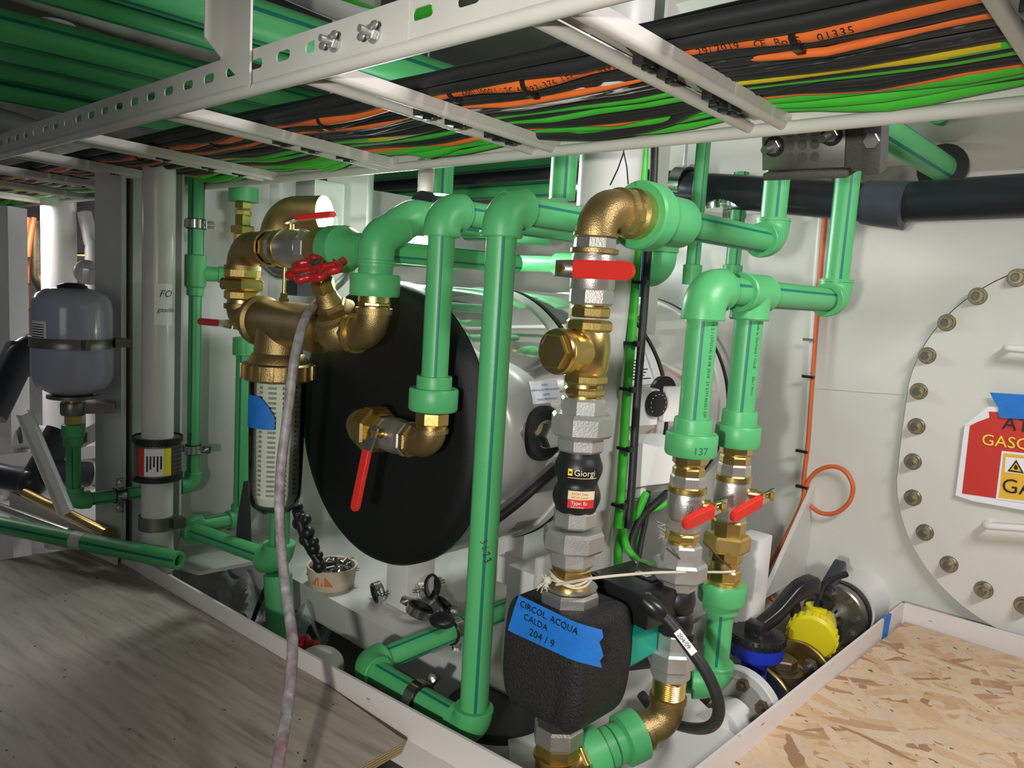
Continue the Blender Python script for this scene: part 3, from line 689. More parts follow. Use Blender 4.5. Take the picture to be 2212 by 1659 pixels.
# thermostats and junction box on the tank side
def tbox(px, py, d): return D(px, py, d)
c = D(1390, 880, 1.72); fx = (EX*.25+EY*.97).normalized(); fz = EZ; fn = fx.cross(fz)
if fn.dot(CAM-c) < 0: fn = -fn
R = Matrix((fx, fz, fn)).transposed()
for (px, py, w, h, lb, dial) in ((1389, 880, .085, .082, 'white thermostat box with black numbered dial on the tank side', True), (1462, 872, .085, .082, 'white box beside the dial thermostat, partly behind the green pipe', False)):
    c = D(px, py, 1.70+(.07 if not dial else 0)); t = T('thermostat', lb, 'thermostat', c-fz*.04)
    MB().box(c-fn*.02, (w, h, .05), R, .004).build('housing', WPLAS, t)
    if dial:
        dc = c+fx*.03+fz*.008+fn*.005; kb = MB().lathe([(0, .03), (.010, .028), (.012, .02)], dc, fn, 40); kk = kb.build('dial', BLACKP, t)
        for k in range(11):
            a = -2.3+k*.46; MB().box(dc+fx*.021*math.sin(a)+fz*.021*math.cos(a)+fn*.0112, (.0035, .0045, .0006), R).build('numeral_mark', INKW, kk)
        MB().lathe([(0, .009), (.006, .007)], c-fx*.018-fz*.014+fn*.005, fn, 20).build('button', WPLAS, t)
tag(MB().lathe([(0, .036), (.012, .036)], D(1428, 845, 1.76), fn, 36).box(D(1428, 865, 1.765), (.05, .05, .01), R).build('cover_disc', BLACK), 'black oval cable plate behind the thermostat boxes', 'plate')
c = D(1405, 1000, 1.64); t = T('junction_box', 'white junction box with sloping lid below the thermostats', 'junction box', c-fz*.07)
jb = MB(); w, h = .062, .052
base = [(-w, -h), (w, -h), (w, h), (-w, h)]; mid = [(-w*.55, -h*.75), (w*.8, -h*.75), (w*.8, h*.8), (-w*.2, h*.8)]
v0 = [jb.bm.verts.new(c+fx*x+fz*y-fn*.05) for x, y in base]; v1 = [jb.bm.verts.new(c+fx*x+fz*y) for x, y in base]; v2 = [jb.bm.verts.new(c+fx*x+fz*y+fn*.03) for x, y in mid]
jb.quadring([v0, v1, v2]); jb.cap(v2); jb.cap(v0, 0, True)
jb.build('box', WPLAS, t)
for x, y in ((-w*.8, h*.82), (-w*.35, -h*.85)): MB().lathe([(0, .006), (.004, .005)], c+fx*x+fz*y+fn*.006, fn, 16).build('screw', STEEL, t)
MB().lathe([(0, .018), (.022, .018), (.026, .014)], c-fx*.03-fz*.047, -EZ, 24).build('gland', WPLAS, t)
# green and black cables below the box
for k, (pts, m, lb, r) in enumerate([
 ([(1395, 1065, 1.62), (1375, 1110, 1.6), (1350, 1135, 1.6), (1335, 1190, 1.58), (1340, 1260, 1.58)], CGR, 'green cable curving down from the white junction box gland', .009),
 ([(1440, 1065, 1.66), (1420, 1085, 1.62), (1385, 1120, 1.6), (1365, 1180, 1.58), (1400, 1235, 1.58), (1450, 1225, 1.6)], CABK, 'black cable looping below the junction box', .008),
 ([(1345, 1140, 1.57), (1356, 1185, 1.57), (1390, 1220, 1.56), (1425, 1215, 1.58)], CGR, 'green cable looping low beside the white pillar', .008),
 ([(1460, 1075, 1.7), (1425, 1095, 1.68), (1390, 1110, 1.66), (1375, 1150, 1.64), (1380, 1200, 1.64)], CGR, 'green cable in the back of the loop below the tank', .007),
 ([(1400, 1060, 1.64), (1395, 1120, 1.63), (1385, 1170, 1.6), (1375, 1230, 1.57)], CABK, 'black cable dropping straight from the junction box', .006)]):
    tag(MB().tube([D(*q) for q in pts], r, 12, smooth=8).build('power_cable', m), lb, 'cable')
# bright green cable clipped along the white pillar
pts = [D(x, y, 1.52) for x, y in ((1392, 300), (1387, 420), (1376, 560), (1366, 700), (1352, 880), (1341, 1060), (1333, 1140))]
t = T('power_cable', 'bright green cable strapped upright along the right side of the white pillar', 'cable', pts[-1])
MB().tube(pts, .0092, 16, smooth=5).build('sheath', CGR, t)
tag(MB().tube([q+V((.014, .016, 0)) for q in pts], .008, 12, smooth=5).build('power_cable', CABK), 'black cable behind the upright bright green cable on the pillar', 'cable')
tag(MB().tube([D(x, y, 1.57) for x, y in ((1405, 400), (1398, 480), (1390, 560), (1384, 640))], .004, 10, smooth=5).build('power_cable', INKB), 'thin blue cable behind the upright bright green cable', 'cable')
for x, y in ((1380, 610), (1362, 741), (1353, 840), (1347, 968), (1335, 1090)):
    q = D(x, y, 1.515); tag(MB().box(q, (.020, .020, .006)).box(q+V((.014, 0, 0)), (.010, .012, .011), None, .001).build('cable_tie', BLACKP, origin=q), 'black tie strapping the upright green cable to the pillar', 'cable tie', 'ties along the upright green cable')

# ================================================================== GREEN RISERS
PB = V((-.878, .897, 0)); RB = .0247
def at(P, z): return V((P.x, P.y, z))
zt = zat(PB.x, PB.y, 447); zb = zat(PB.x, PB.y, 1576); e2 = onz(788, 1440, zb); ye = onz(1078, 1322, zb)
t = T('green_pipe', 'tall green riser pipe in front of the tank, bent leftward at its foot', 'pipe', at(PB, zb-.03))
gelbow(t, at(PB, zt), -EZ, EY, RB, 1.32, 1.95); gpipe(t, at(PB, zt-.02), at(PB, zb+.02), RB, off=5)
hd = (V((xat(1.2, zt, 1238), 1.2, zt))-at(PB, zt)); gpipe(t, at(PB, zt), at(PB, zt)+V((0, .42, 0)), RB, off=38)
d2 = (e2-at(PB, zb)).normalized(); gelbow(t, at(PB, zb), EZ, d2, RB, 1.36, 1.75)
gpipe(t, at(PB, zb), e2, RB, off=10); d3 = (ye-e2).normalized(); gelbow(t, e2, -d2, d3, RB, 1.36, 1.75); gpipe(t, e2, ye+d3*.1, RB, off=16)
for k, s in enumerate('3623'):
    z = zat(PB.x, PB.y, 1160+k*13); ang = math.radians(-62+6*k); q = at(PB, z)+V((math.cos(ang), math.sin(ang), 0))*(RB+.0004)
    text(s, q, V((-math.sin(ang), math.cos(ang), -.9)), V((-math.sin(ang)*.9, math.cos(ang)*.9, 1)), .016, GREYB if k < 2 else INK, t, .0002, shear=.3)
m = at(PB, zb)+(e2-at(PB, zb))*.47; clamp(m, d2, RB, V((0, -.9, -.5)), 'black and chrome pipe clamp on the low green pipe beside the tall riser')
m = e2+(ye-e2)*.62; clamp(m, d3, RB, V((-.2, 0, 1)), 'pipe clamp with threaded stud on the green pipe crossing the shelf below the tank', rod=V((0, 0, -.10)))
PA = ony(957, 450, .93); PA.z = 0; RA = .0245
zt = zat(PA.x, PA.y, 455); zc = zat(PA.x, PA.y, 812)
t = T('green_pipe', 'shorter green riser pipe with wide collar feeding the brass valve on the tank', 'pipe', at(PA, zc-.06))
gelbow(t, at(PA, zt), -EZ, EY, RA, 1.36, 1.9); gpipe(t, at(PA, zt), at(PA, zc-.01), RA, off=5); gpipe(t, at(PA, zt), at(PA, zt)+EY*.5, RA, off=38)
z2 = zat(PA.x, PA.y, 838); z3 = zat(PA.x, PA.y, 886)
gadapter(t, at(PA, zc), -EZ, RA, zc-z2, z2-z3, 1.34, 1.86)
# brass fittings below it
z4 = zat(PA.x, PA.y, 918); z5 = zat(PA.x, PA.y, 962)
b = T('brass_elbow', 'brass elbow under the shorter green riser, leading to the tank valve', 'elbow', at(PA, z5-.04))
MB().nut(at(PA, 0), EZ, z4, z3-.001, .0325, 8).lathe([(z4-.012, .029), (z4, .029)], at(PA, 0), EZ, 32).build('nipple', BRASS, b)
ze = z5; vx = -EX
MB().tube([at(PA, z4-.008), at(PA, ze), at(PA, ze)-EX*.052], .027, 36, fil=.036).lathe([(z4-.014, .031), (z4-.006, .031)], at(PA, 0), EZ, 36).build('bend', BRONZE, b)
MB().nut(at(PA, ze), vx, .045, .062, .034, 8).build('collar', BRONZE, b)
bv = T('ball_valve', 'nickel ball valve with red lever pointing down in front of the black tank cover', 'valve', at(PA, ze)-EX*.1-EZ*.03)
MB().nut(at(PA, ze), vx, .06, .078, .035, 8).lathe([(.078, .031), (.095, .035), (.115, .035), (.13, .030)], at(PA, ze), vx, 36).nut(at(PA, ze), vx, .128, .142, .033, 8).build('body', NICKEL, bv)
so = at(PA, ze)+V((-.105, -.022, .006)); lever(bv, so, (0, -1, .1), (-.06, -.10, -1), .152, .021, drop=.014)
un = T('brass_union', 'large brass union between the tank valve and the inlet elbow on the black cover', 'union', at(PA, ze)-EX*.17-EZ*.045)
MB().nut(at(PA, ze), vx, .14, .158, .036, 8).build('tail_hex', BRASS, un); MB().nut(at(PA, ze), vx, .156, .188, .050, 8).build('union_nut', BRASS, un); MB().nut(at(PA, ze), vx, .188, .206, .041, 8).build('head_hex', BRASS, un)
el = T('brass_elbow', 'dull brass elbow entering the black tank cover left of the union', 'elbow', at(PA, ze)-EX*.25-EZ*.04)
c = at(PA, ze)-EX*.245; MB().tube([c+EX*.042, c, c+EY*.075], .031, 36, fil=.038).lathe([(.03, .036), (.042, .036)], c, EX, 36).build('bend', BRONZE, el)

# 45 degree riser on the left of the shorter one
P3 = ony(810, 620, .9); P3.z = 0; R3 = .0255
z1 = zat(P3.x, P3.y, 592); z0 = zat(P3.x, P3.y, 640); zk = zat(P3.x, P3.y, 573)
t = T('green_pipe', 'green pipe with a 45 degree offset and a wide collar above the brass angle valve', 'pipe', at(P3, z0))
gadapter(t, at(P3, zk), -EZ, R3, zk-z1, z1-z0, 1.3, 1.88)
b0 = at(P3, zat(P3.x, P3.y, 517)); b1 = b0+V((.006, .080, .050)); 
MB().tube([at(P3, zk-.002), b0, b0+(b1-b0)*.62], R3*1.36, 40, fil=.036).lathe([(.0, R3*1.36), (.001, R3*1.42), (.006, R3*1.42), (.007, R3*1.36)], at(P3, zk+.003), EZ, 40).lathe([(-.004, R3*1.36), (-.003, R3*1.42), (.003, R3*1.42), (.004, R3*1.36)], b0+(b1-b0)*.62, b1-b0, 40).build('elbow', GREEN, t)
MB().tube([b0+(b1-b0)*.62, b1, b1+EY*.07], R3*1.36, 40, fil=.036).build('elbow', GREEN, t); MB().lathe([(.068, R3*1.36), (.068, R3*1.43), (.074, R3*1.43), (.074, R3)], b1, EY, 40).build('socket_rim', GREEN, t); gpipe(t, b1, b1+EY*.16, R3)
b = T('brass_elbow', 'bright brass elbow with marker dates below the 45 degree green pipe', 'elbow', at(P3, z0-.12))
za = zat(P3.x, P3.y, 680); c = at(P3, za-.018); zn = zat(P3.x, P3.y, 663)
MB().lathe([(z0-.012, .031), (z0, .031)], at(P3, 0), EZ, 32).nut(at(P3, 0), EZ, zn, z0-.010, .0335, 8).lathe([(zn-.008, .030), (zn, .030)], at(P3, 0), EZ, 32).build('nipple', BRASS, b)
ec = at(P3, zat(P3.x, P3.y, 725)); MB().tube([at(P3, zn-.004), ec, ec-EX*.058], .031, 36, fil=.042).lathe([(zn-.014, .035), (zn-.002, .035)], at(P3, 0), EZ, 36).build('bend', BRONZE, b)
MB().nut(ec, -EX, .05, .068, .041, 6).build('collar', BRASS, b)
# angle-seat valve with red handwheel
vv = T('angle_valve', 'cast brass valve with red handwheel and the number 97 in black', 'valve', ec-EX*.13-EZ*.05)
vc = ec-EX*.118; rgt0 = ray(PX+F, PY)-ray(PX, PY); axw = (rgt0*-.33+EZ*.90+(CAM-vc).normalized()*.46).normalized()
MB().ball(vc, .044, (1.15, 1, 1.0)).lathe([(.055, .038), (.066, .040)], vc, EX, 36).lathe([(.03, .034), (.085, .034)], vc, -EX, 36).lathe([(0, .036), (.036, .040), (.038, .048), (.048, .048), (.051, .040)], vc, axw, 36).build('body', BRONZE, vv)
MB().nut(vc, axw, .050, .064, .036, 6).lathe([(.062, .028), (.078, .022), (.095, .020)], vc, axw, 32).build('bonnet', BRONZE, vv)
MB().nut(vc, axw, .090, .114, .024, 6).lathe([(.11, .008), (.15, .008)], vc, axw, 16).build('gland_nut', BRASS, vv)
hw = MB(); wc = vc+axw*.142; u, v, w_ = frame(axw)
for k in range(48):
    pass
ring = [wc+(u*math.cos(2*PI*k/80)+v*math.sin(2*PI*k/80))*(.049+.0055*math.cos(2*PI*k/80*8)) for k in range(80)]
tb = []
for k in range(80):
    rad = (ring[k]-wc).normalized(); tb.append([hw.bm.verts.new(ring[k]+(rad*math.cos(a)+axw*math.sin(a))*.0085) for a in [2*PI*j/12 for j in range(12)]])
hw.quadring(tb+[tb[0]])
for k in range(4):
    a = 2*PI*k/4+.4; d = u*math.cos(a)+v*math.sin(a); hw.tube([wc+d*.012, wc+d*.045], .0068, 12)
hw.lathe([(-.008, .016), (.008, .015)], wc, axw, 24); wh = hw.build('handwheel', REDW, vv); MB().nut(wc, axw, .006, .015, .010).build('wheel_nut', STEEL, wh)
pd = (CAM-vc).normalized(); rt = pd.cross(EZ).normalized()*-1; text('97', vc+pd*.0475-rt*.03+EZ*.006, rt, EZ.lerp(rt, .12), .034, INK, vv, .0004, shear=.2)
# ------------------------------------------------------------------ water filter
FX = ony(603, 715, .9); fx0 = xat(.9, FX.z, 603); FC = V((fx0, .9, 0)); zf = ec.z-.002
f = T('water_filter', 'brass headed water filter with clear bowl and white cartridge', 'water filter', (fx0, .9, zat(fx0, .9, 1112)))
zr1, zr0 = zat(fx0, .9, 783), zat(fx0, .9, 820); zbot = zat(fx0, .9, 1108)
hx1 = vc.x-.08
MB().lathe([(fx0-.085, .058), (fx0-.07, .058), (fx0-.065, .05), (hx1-.005, .05), (hx1, .052), (hx1+.012, .052)], (0, .9, zf), EX, 48).lathe([(zr1, .068), (zr1+.012, .064), (zr1+.022, .054), (zf, .048)], FC, EZ, 48).build('head', BRONZE, f)
rg = MB().lathe([(zr0, .074), (zr0+.004, .077), (zr1-.004, .077), (zr1, .072)], FC, EZ, 64)
rgo = rg.build('lock_ring', BRONZE, f)
for k in range(18):
    a = 2*PI*k/18; R = Matrix.Rotation(a, 3, 'Z'); MB().box(FC+V((.0775*math.cos(a), .0775*math.sin(a), (zr0+zr1)/2)), (.008, .010, zr1-zr0-.006), R, .0015).build('rib', BRONZE, rgo)
RBW = .063
MB().lathe([(zr0, RBW), (zbot+.045, RBW*.93), (zbot+.022, RBW*.84), (zbot+.008, RBW*.6), (zbot, RBW*.38), (zbot-.004, .018)], FC, EZ, 64, caps=False).lathe([(zr0, RBW-.003), (zbot+.045, RBW*.93-.003), (zbot+.022, RBW*.84-.003), (zbot+.011, RBW*.6-.002), (zbot+.004, RBW*.3), (zbot+.003, .001)], FC, EZ, 64, caps=False).build('bowl', CLEAR, f)
ct = MB(); zc0, zc1 = zbot+.022, zr0-.004
ct.lathe([(zc0, .035), (zc0+.004, .043), (zc0+.026, .050)], FC, EZ, 48); ct.build('cartridge_foot', CART, f)
ca = MB().lathe([(zc0+.02, .0445), (zc1, .0445)], FC, EZ, 48).build('cartridge', CARTD, f)
nr = 24
for k in range(nr):
    z = zc0+.026+(zc1-zc0-.03)*k/(nr-1); MB().lathe([(z-.0027, .0435), (z-.0027, .0505), (z+.0027, .0505), (z+.0027, .0435)], FC, EZ, 48, caps=False).build('ring', CART, ca)
for k in range(10):
    a = 2*PI*k/10+.2; MB().box(FC+V((.0472*math.cos(a), .0472*math.sin(a), (zc0+zc1)/2+.012)), (.0055, .013, zc1-zc0-.025), Matrix.Rotation(a, 3, 'Z')).build('rib', CART, ca)
# air screw on the head
q = V((xat(.9, zf+.05, 613), .9, zf+.046)); MB().nut(q, EZ, 0, .012, .012).nut(q, EZ, .012, .022, .009).lathe([(.02, .0042), (.085, .0042), (.085, .0085), (.091, .0085)], q, EZ, 16).build('vent_screw', BRASS, f)
tp = MB(); rws = []
for j in range(13):
    a = math.radians(-106+6.0*j); zt_, zb_ = zat(fx0, .9, 850), zat(fx0, .9, 918)
    zt_ -= .045*max(0, (j-6)/6)**1.6 if j > 6 else 0
    rws.append([tp.bm.verts.new(FC+V((math.cos(a)*(RBW+.0012), math.sin(a)*(RBW+.0012), z))) for z in (zb_, zt_)])
tp.quadring(rws, closed_u=False); tag(tp.build('tape_strip', TAPEB), 'torn blue masking tape patch on the clear filter bowl', 'tape')
# left end: elbow up, union, elbow, ball valve
LX = xat(.9, zf, 522); LE = V((LX, .9, zf)); LXt = LX
t = T('brass_elbow', 'lower brass elbow at the left end of the filter head', 'elbow', LE-EZ*.04)
zlu = zat(LX, .9, 655); MB().tube([LE+EX*.085, LE, V((LX, .9, zlu))], .036, 36, fil=.05).lathe([(zlu-.014, .041), (zlu-.002, .041)], (LX, .9, 0), EZ, 36).lathe([(.075, .052), (.092, .052)], LE, EX, 40).build('bend', BRONZE, t)
t = T('brass_union', 'brass union with wide nut above the lower left elbow of the filter', 'union', (LX, .9, zlu))
def Z(py): return zat(LX, .9, py)
o = V((LX, .9, 0)); MB().nut(o, EZ, Z(648), Z(628), .041, 8).lathe([(zlu-.003, .034), (Z(640), .034)], o, EZ, 32).build('tail_hex', BRASS, t); MB().nut(o, EZ, Z(627), Z(602), .056, 6).build('union_nut', BRASS, t); MB().nut(o, EZ, Z(602), Z(578), .042, 8).build('head_hex', BRASS, t)
t = T('brass_elbow', 'upper brass elbow above the wide brass union on the left', 'elbow', (LX, .9, Z(575)))
zu = Z(535); c = V((LX, .9, zu)); xr = xat(.9, zu, 585)
MB().tube([V((LX, .9, Z(580))), c, V((xr, .9, zu))], .037, 36, fil=.052).lathe([(Z(584), .042), (Z(574), .042)], o, EZ, 36).lathe([(xr-.012, .042), (xr, .042)], (0, .9, zu), EX, 36).build('bend', BRONZE, t)
t = T('ball_valve', 'nickel ball valve with red lever beneath the tray at the upper left', 'valve', (xr+.06, .9, zu-.04)); X = lambda px: xat(.9, zu, px)
oo = V((0, .9, zu)); MB().nut(oo, EX, xr, X(603), .037, 8).build('nipple', BRASS, t)
MB().nut(oo, EX, X(600), X(615), .041, 8).lathe([(X(614), .037), (X(620), .041), (X(655), .041), (X(664), .036)], oo, EX, 36).nut(oo, EX, X(660), X(683), .038, 8).build('body', NICKEL, t)
MB().lathe([(X(613), .042), (X(622), .042)], oo, EX, 36).build('seat_ring', BRASS, t)
lever(t, V((X(627), .9, zu+.032)), EZ, (.95, .3, 0), .12, .02, drop=.020, stemlen=.020, neck=.016)
MB().nut(oo, EX, X(682), X(697), .039, 8).nut(oo, EX, X(697), X(722), .046, 8).build('tail_nipple', BRASS, t)
t = T('green_pipe', 'green cone adapter and pipe to the right of the upper left ball valve', 'pipe', (X(740), .9, zu-.05))
x7, x8 = X(717), X(745); MB().lathe([(x7, .030), (x7, .045), (x7+.003, .047), (x8, .047), (x8+.004, .044), (x8+.04, .033), (x8+.075, .031)], oo, EX, 44).build('adapter_collar', GREEN, t)
gpipe(t, V((x8+.07, .9, zu)), V((x8+.075, .9, zu))+EY*.4+V((.02, 0, 0)), .022)
# valve lever poking left from behind the union
q = D(502, 678, 1.95); t = T('ball_valve', 'small ball valve with dark red lever pointing left behind the lower brass elbow', 'valve', q-EZ*.03)
lever(t, q+V((.0, .01, -.03)), (.3, -1, .2), (-.9, -.36, .0), .10, .017, drop=.0, stemlen=.02, red=REDW); MB().lathe([(-.05, .022), (.05, .022)], q+V((.02, .035, 0)), EZ, 24).build('body', BRONZE, t)
# ================================================================== PUMP STACK
SX, SY = -.72, .937
def SZ(py): return zat(SX, SY, py)
so = V((SX, SY, 0)); PXM = 1.19/F
# header: brass elbow -> green adapter -> pipe along the wall direction -> elbow up
hz = SZ(447); t = T('brass_elbow', 'dull brass elbow hung on wires at the top of the pump column', 'elbow', (SX, SY, SZ(510)))
c = V((SX, SY, hz)); MB().tube([V((SX, SY, SZ(508))), c, c+EY*.062], .031, 40, fil=.045).lathe([(SZ(511), .034), (SZ(503), .034)], so, EZ, 40).lathe([(.05, .036), (.064, .036)], c, EY, 40).build('bend', BRONZE, t)
MB().nut(c, EY, .062, .082, .037, 8).lathe([(.08, .034), (.085, .040), (.106, .040), (.11, .036)], c, EY, 40).build('nipple', BRASS, t)
t = T('green_pipe', 'green pipe with wide collar from the top of the pump column to the clamp block', 'pipe', c+V((0, .3, -.04)))
y1 = yat(SX, hz, 1665); fc = V((SX, SY+.60 if y1 > SY+.62 else y1, hz)); R_ = .0255
MB().lathe([(.104, R_*1.35), (.104, .052), (.108, .055), (.140, .055), (.144, .052), (.146, .042), (.232, .042), (.234, R_)], c, EY, 48).build('adapter_collar', GREEN, t)
gpipe(t, c+EY*.15, fc, R_, off=37); gelbow(t, fc, -EY, EZ, R_, 1.34, 1.85); gpipe(t, fc, fc+EZ*.42, R_, off=33)
# top ball valve
t = T('ball_valve', 'nickel ball valve with long red lever at the top of the pump column', 'valve', (SX, SY, SZ(659)))
MB().nut(so, EZ, SZ(541), SZ(511), .032, 8).lathe([(SZ(630), .031), (SZ(622), .034), (SZ(560), .034), (SZ(545), .031)], so, EZ, 40).nut(so, EZ, SZ(659), SZ(622), .0345, 8).build('body', NICKEL, t)
MB().lathe([(SZ(549), .033), (SZ(547), .0365), (SZ(538), .0365), (SZ(536), .032)], so, EZ, 40).build('seat_ring', BRONZE, t)
view = V((-SX*-1, 0, 0)); lv = ony(1218, 580, SY-.040)
lever(t, lv+V((0, .012, 0)), V((0, -1, 0)), V((1, .16, 0)), .118, .027, stemlen=.012, neck=.018, steel=STEEL, t=.004)
MB().tube([V((SX, SY, lv.z)), V((SX, SY-.03, lv.z)), lv], .010, 16).build('stem_boss', NICKEL, t)
MB().nut(so, EZ, SZ(686), SZ(662), .0315, 8).lathe([(SZ(662)-.001, .027), (SZ(656), .027)], so, EZ, 32).build('lower_nipple', BRASS, t)
# check valve
t = T('check_valve', 'yellow brass check valve with big hexagonal side cap', 'valve', (SX, SY, SZ(828)))
MB().nut(so, EZ, SZ(715), SZ(691), .0365, 8).lathe([(SZ(806), .030), (SZ(795), .034), (SZ(750), .036), (SZ(722), .033), (SZ(712), .030)], so, EZ, 40).nut(so, EZ, SZ(828), SZ(806), .0355, 8).build('body', BRASS, t)
pc = V((SX, SY, SZ(758))); pd = nrm((-.02, -1, .0)); MB().lathe([(0, .030), (.055, .031), (.055, .0345), (.066, .0345)], pc, pd, 40).build('side_port', BRASS, t)
MB().lathe([(.066, .034), (.07, .0345), (.074, .033)], pc, pd, 40).nut(pc, pd, .073, .082, .0285, 6).build('hex_cap', BRASS, t)
t = T('nipple', 'brass nipple between the check valve and the nickel union', 'fitting', (SX, SY, SZ(856)))
MB().nut(so, EZ, SZ(853), SZ(836), .0325, 8).lathe([(SZ(860), .027), (SZ(826), .027)], so, EZ, 32).build('hex', BRASS, t)
def union(name, label, items, m):
    t = T('union', label, 'union', (items[0][3], items[0][4], zat(items[0][3], items[0][4], max(i[1] for i in items))))
    for nm, p1, p0, X, Y, r, n in items: MB().nut(V((X, Y, 0)), EZ, zat(X, Y, p1), zat(X, Y, p0), r, n).build(nm, m, t)
    return t
union('u', 'nickel union with wide octagonal nut above the rubber joint of the pump column', [('tail_hex', 896, 858, SX, SY, .036, 8), ('union_nut', 940, 892, SX, SY, .0495, 8), ('head_hex', 973, 942, SX, SY, .037, 8)], GALV)
t = T('rubber_joint', 'black rubber expansion joint with cream and red labels on the pump column', 'expansion joint', (SX, SY, SZ(1106)))
za, zb = SZ(1106), SZ(972); hh = zb-za
prof = [(za, .030)]+[(za+hh*u, .0315+.0062*math.sin(PI*min(1, max(0, (u-.06)/.42)))**1.2*(u < .48)+.0062*math.sin(PI*min(1, max(0, (u-.52)/.42)))**1.2*(u >= .52)) for u in [.05+.9*k/36 for k in range(37)]]+[(zb, .030)]
jt = MB().lathe(prof, so, EZ, 56).build('bellows', BLACK, t)
vd = (CAM-V((SX, SY, .7))); vd.z = 0; vd.normalize(); ur = V((-vd.y, vd.x, 0))
def patch(parent, name, ax, r, a0, a1, z0, z1, m, n=10):
    b = MB(); rows = []
    for j in range(n+1):
        a = a0+(a1-a0)*j/n; d = vd*math.cos(a)+ur*math.sin(a); rows.append([b.bm.verts.new(ax+d*r+EZ*z) for z in (z0, z1)])
    b.quadring(rows, closed_u=False); return b.build(name, m, parent)
rr = .0387
zl0, zl1, zl2 = SZ(1084), SZ(1066), SZ(1048)
s1 = patch(jt, 'type_label', so, rr, -.34, .78, zl0, zl1, REDS); s2 = patch(jt, 'cover_label', so, rr, -.34, .78, zl1, zl2, CREAM)
def ctext(s, a, z, size, m, parent, r=rr, ax=so):
    d = vd*math.cos(a)+ur*math.sin(a); text(s, ax+d*(r+.0004)+EZ*z, V((-d.y, d.x, 0)), EZ, size, m, parent, 0, wrap=(ax, EZ, r+.0004))
ctext('Type: Ec', -.20, (zl0+zl1)/2-.001, .0075, INKW, jt); ctext('EPDM Tube', -.18, zl2-.0062, .0052, REDS, jt); ctext('EPDM Cover', -.20, zl2-.0115, .0050, REDS, jt); ctext('Performer Element', -.18, zl0+.001, .0026, INKW, jt)
zg = SZ(1016); ctext('Giorgi', -.16, zg, .0135, INKO, jt, .0392); 
g0 = vd*math.cos(-.30)+ur*math.sin(-.30); patch(jt, 'logo_mark', so, .0393, -.40, -.22, zg-.0005, zg+.010, INKY)
patch(jt, 'logo_mark', so, .0395, -.36, -.25, zg+.003, zg+.006, INK); patch(jt, 'underline', so, .0393, -.40, .80, zg-.004, zg-.0032, INKO)
union('u', 'nickel union with wide octagonal nut below the rubber joint of the pump column', [('tail_hex', 1134, 1099, SX, SY, .035, 8), ('union_nut', 1184, 1140, SX, SY, .0495, 8), ('head_hex', 1218, 1182, SX, SY, .036, 8)], GALV)
MB_ = T('nipple', 'brass nipple with string tied round it above the pump', 'fitting', (SX, SY, SZ(1268)))
MB().lathe([(SZ(1222), .030), (SZ(1215), .030)], so, EZ, 32).nut(so, EZ, SZ(1250), SZ(1222), .0325, 8).lathe([(SZ(1268), .031), (SZ(1258), .031), (SZ(1254), .028), (SZ(1248), .028)], so, EZ, 36).build('hex', BRASS, MB_)
pf = SX-.006
t = T('pump', 'circulation pump in a black foam shell with a teal motor and black control box', 'pump', (-.715, .95, .34))
MB().nut(so, EZ, SZ(1302), SZ(1270), .048, 8).lathe([(SZ(1268), .040), (SZ(1262), .044), (SZ(1262), .036)], so, EZ, 40).build('pump_nut', NICKEL, t)
# foam shell
tb = bmesh.new(); bmesh.ops.create_cube(tb, size=2); bmesh.ops.subdivide_edges(tb, edges=tb.edges[:], cuts=15, use_grid_fill=True)
x0, x1, y0, y1, z0, z1 = -.800, -.640, .872, 1.012, .334, .519
for v in tb.verts:
    q = v.co.copy(); e = 9.; n = (abs(q.x)**e+abs(q.y)**e+abs(q.z)**e)**(1/e); q /= n
    k = 1-.20*max(0, -q.z-.2)**2-.05*max(0, q.z-.3); kb = 1+.035*(1-q.z*q.z)
    v.co = V(((x0+x1)/2+q.x*(x1-x0)/2*k*kb, (y0+y1)/2+q.y*(y1-y0)/2*(1-.04*max(0, -q.z-.25)**1.5)*kb, (z0+z1)/2+q.z*(z1-z0)/2))
    # moulded vertical grooves on the front
    if q.y < -.7:
        for gx in (.35, .52): v.co.y += .004*math.exp(-((q.x-gx)/.06)**2)*max(0, min(1, -q.z+.3))
MB().merge(tb).build('foam_shell', FOAM, t, sharp=60)
mo = V((-.70, 1.012, .437)); MB().lathe([(0, .062), (.075, .062), (.10, .048)], mo, EY, 8, ph=PI/8).build('motor', TEAL, t)
cb0 = D(1372, 1246, 1.27); tz0 = SZ(1262)
R = Matrix.Rotation(math.radians(-6), 3, 'Z'); cbx = MB(); cbx.box((-.685, 1.09, .502), (.135, .125, .055), R, .004); cbo = cbx.build('control_box', BLACKP, t)
MB().box((-.685, 1.10, .5305), (.05, .028, .003), R).build('label_panel', BLACK, cbo); MB().box((-.688, 1.098, .533), (.026, .012, .001), R).build('white_label', INKW, cbo)
for dx, dy in ((-.055, -.05), (.055, -.05), (.055, .05), (-.055, .05)): MB().lathe([(0, .006), (.003, .005)], V((-.685, 1.09, .5285))+R @ V((dx, dy, 0)), EZ, 16).build('screw', STEEL, cbo)
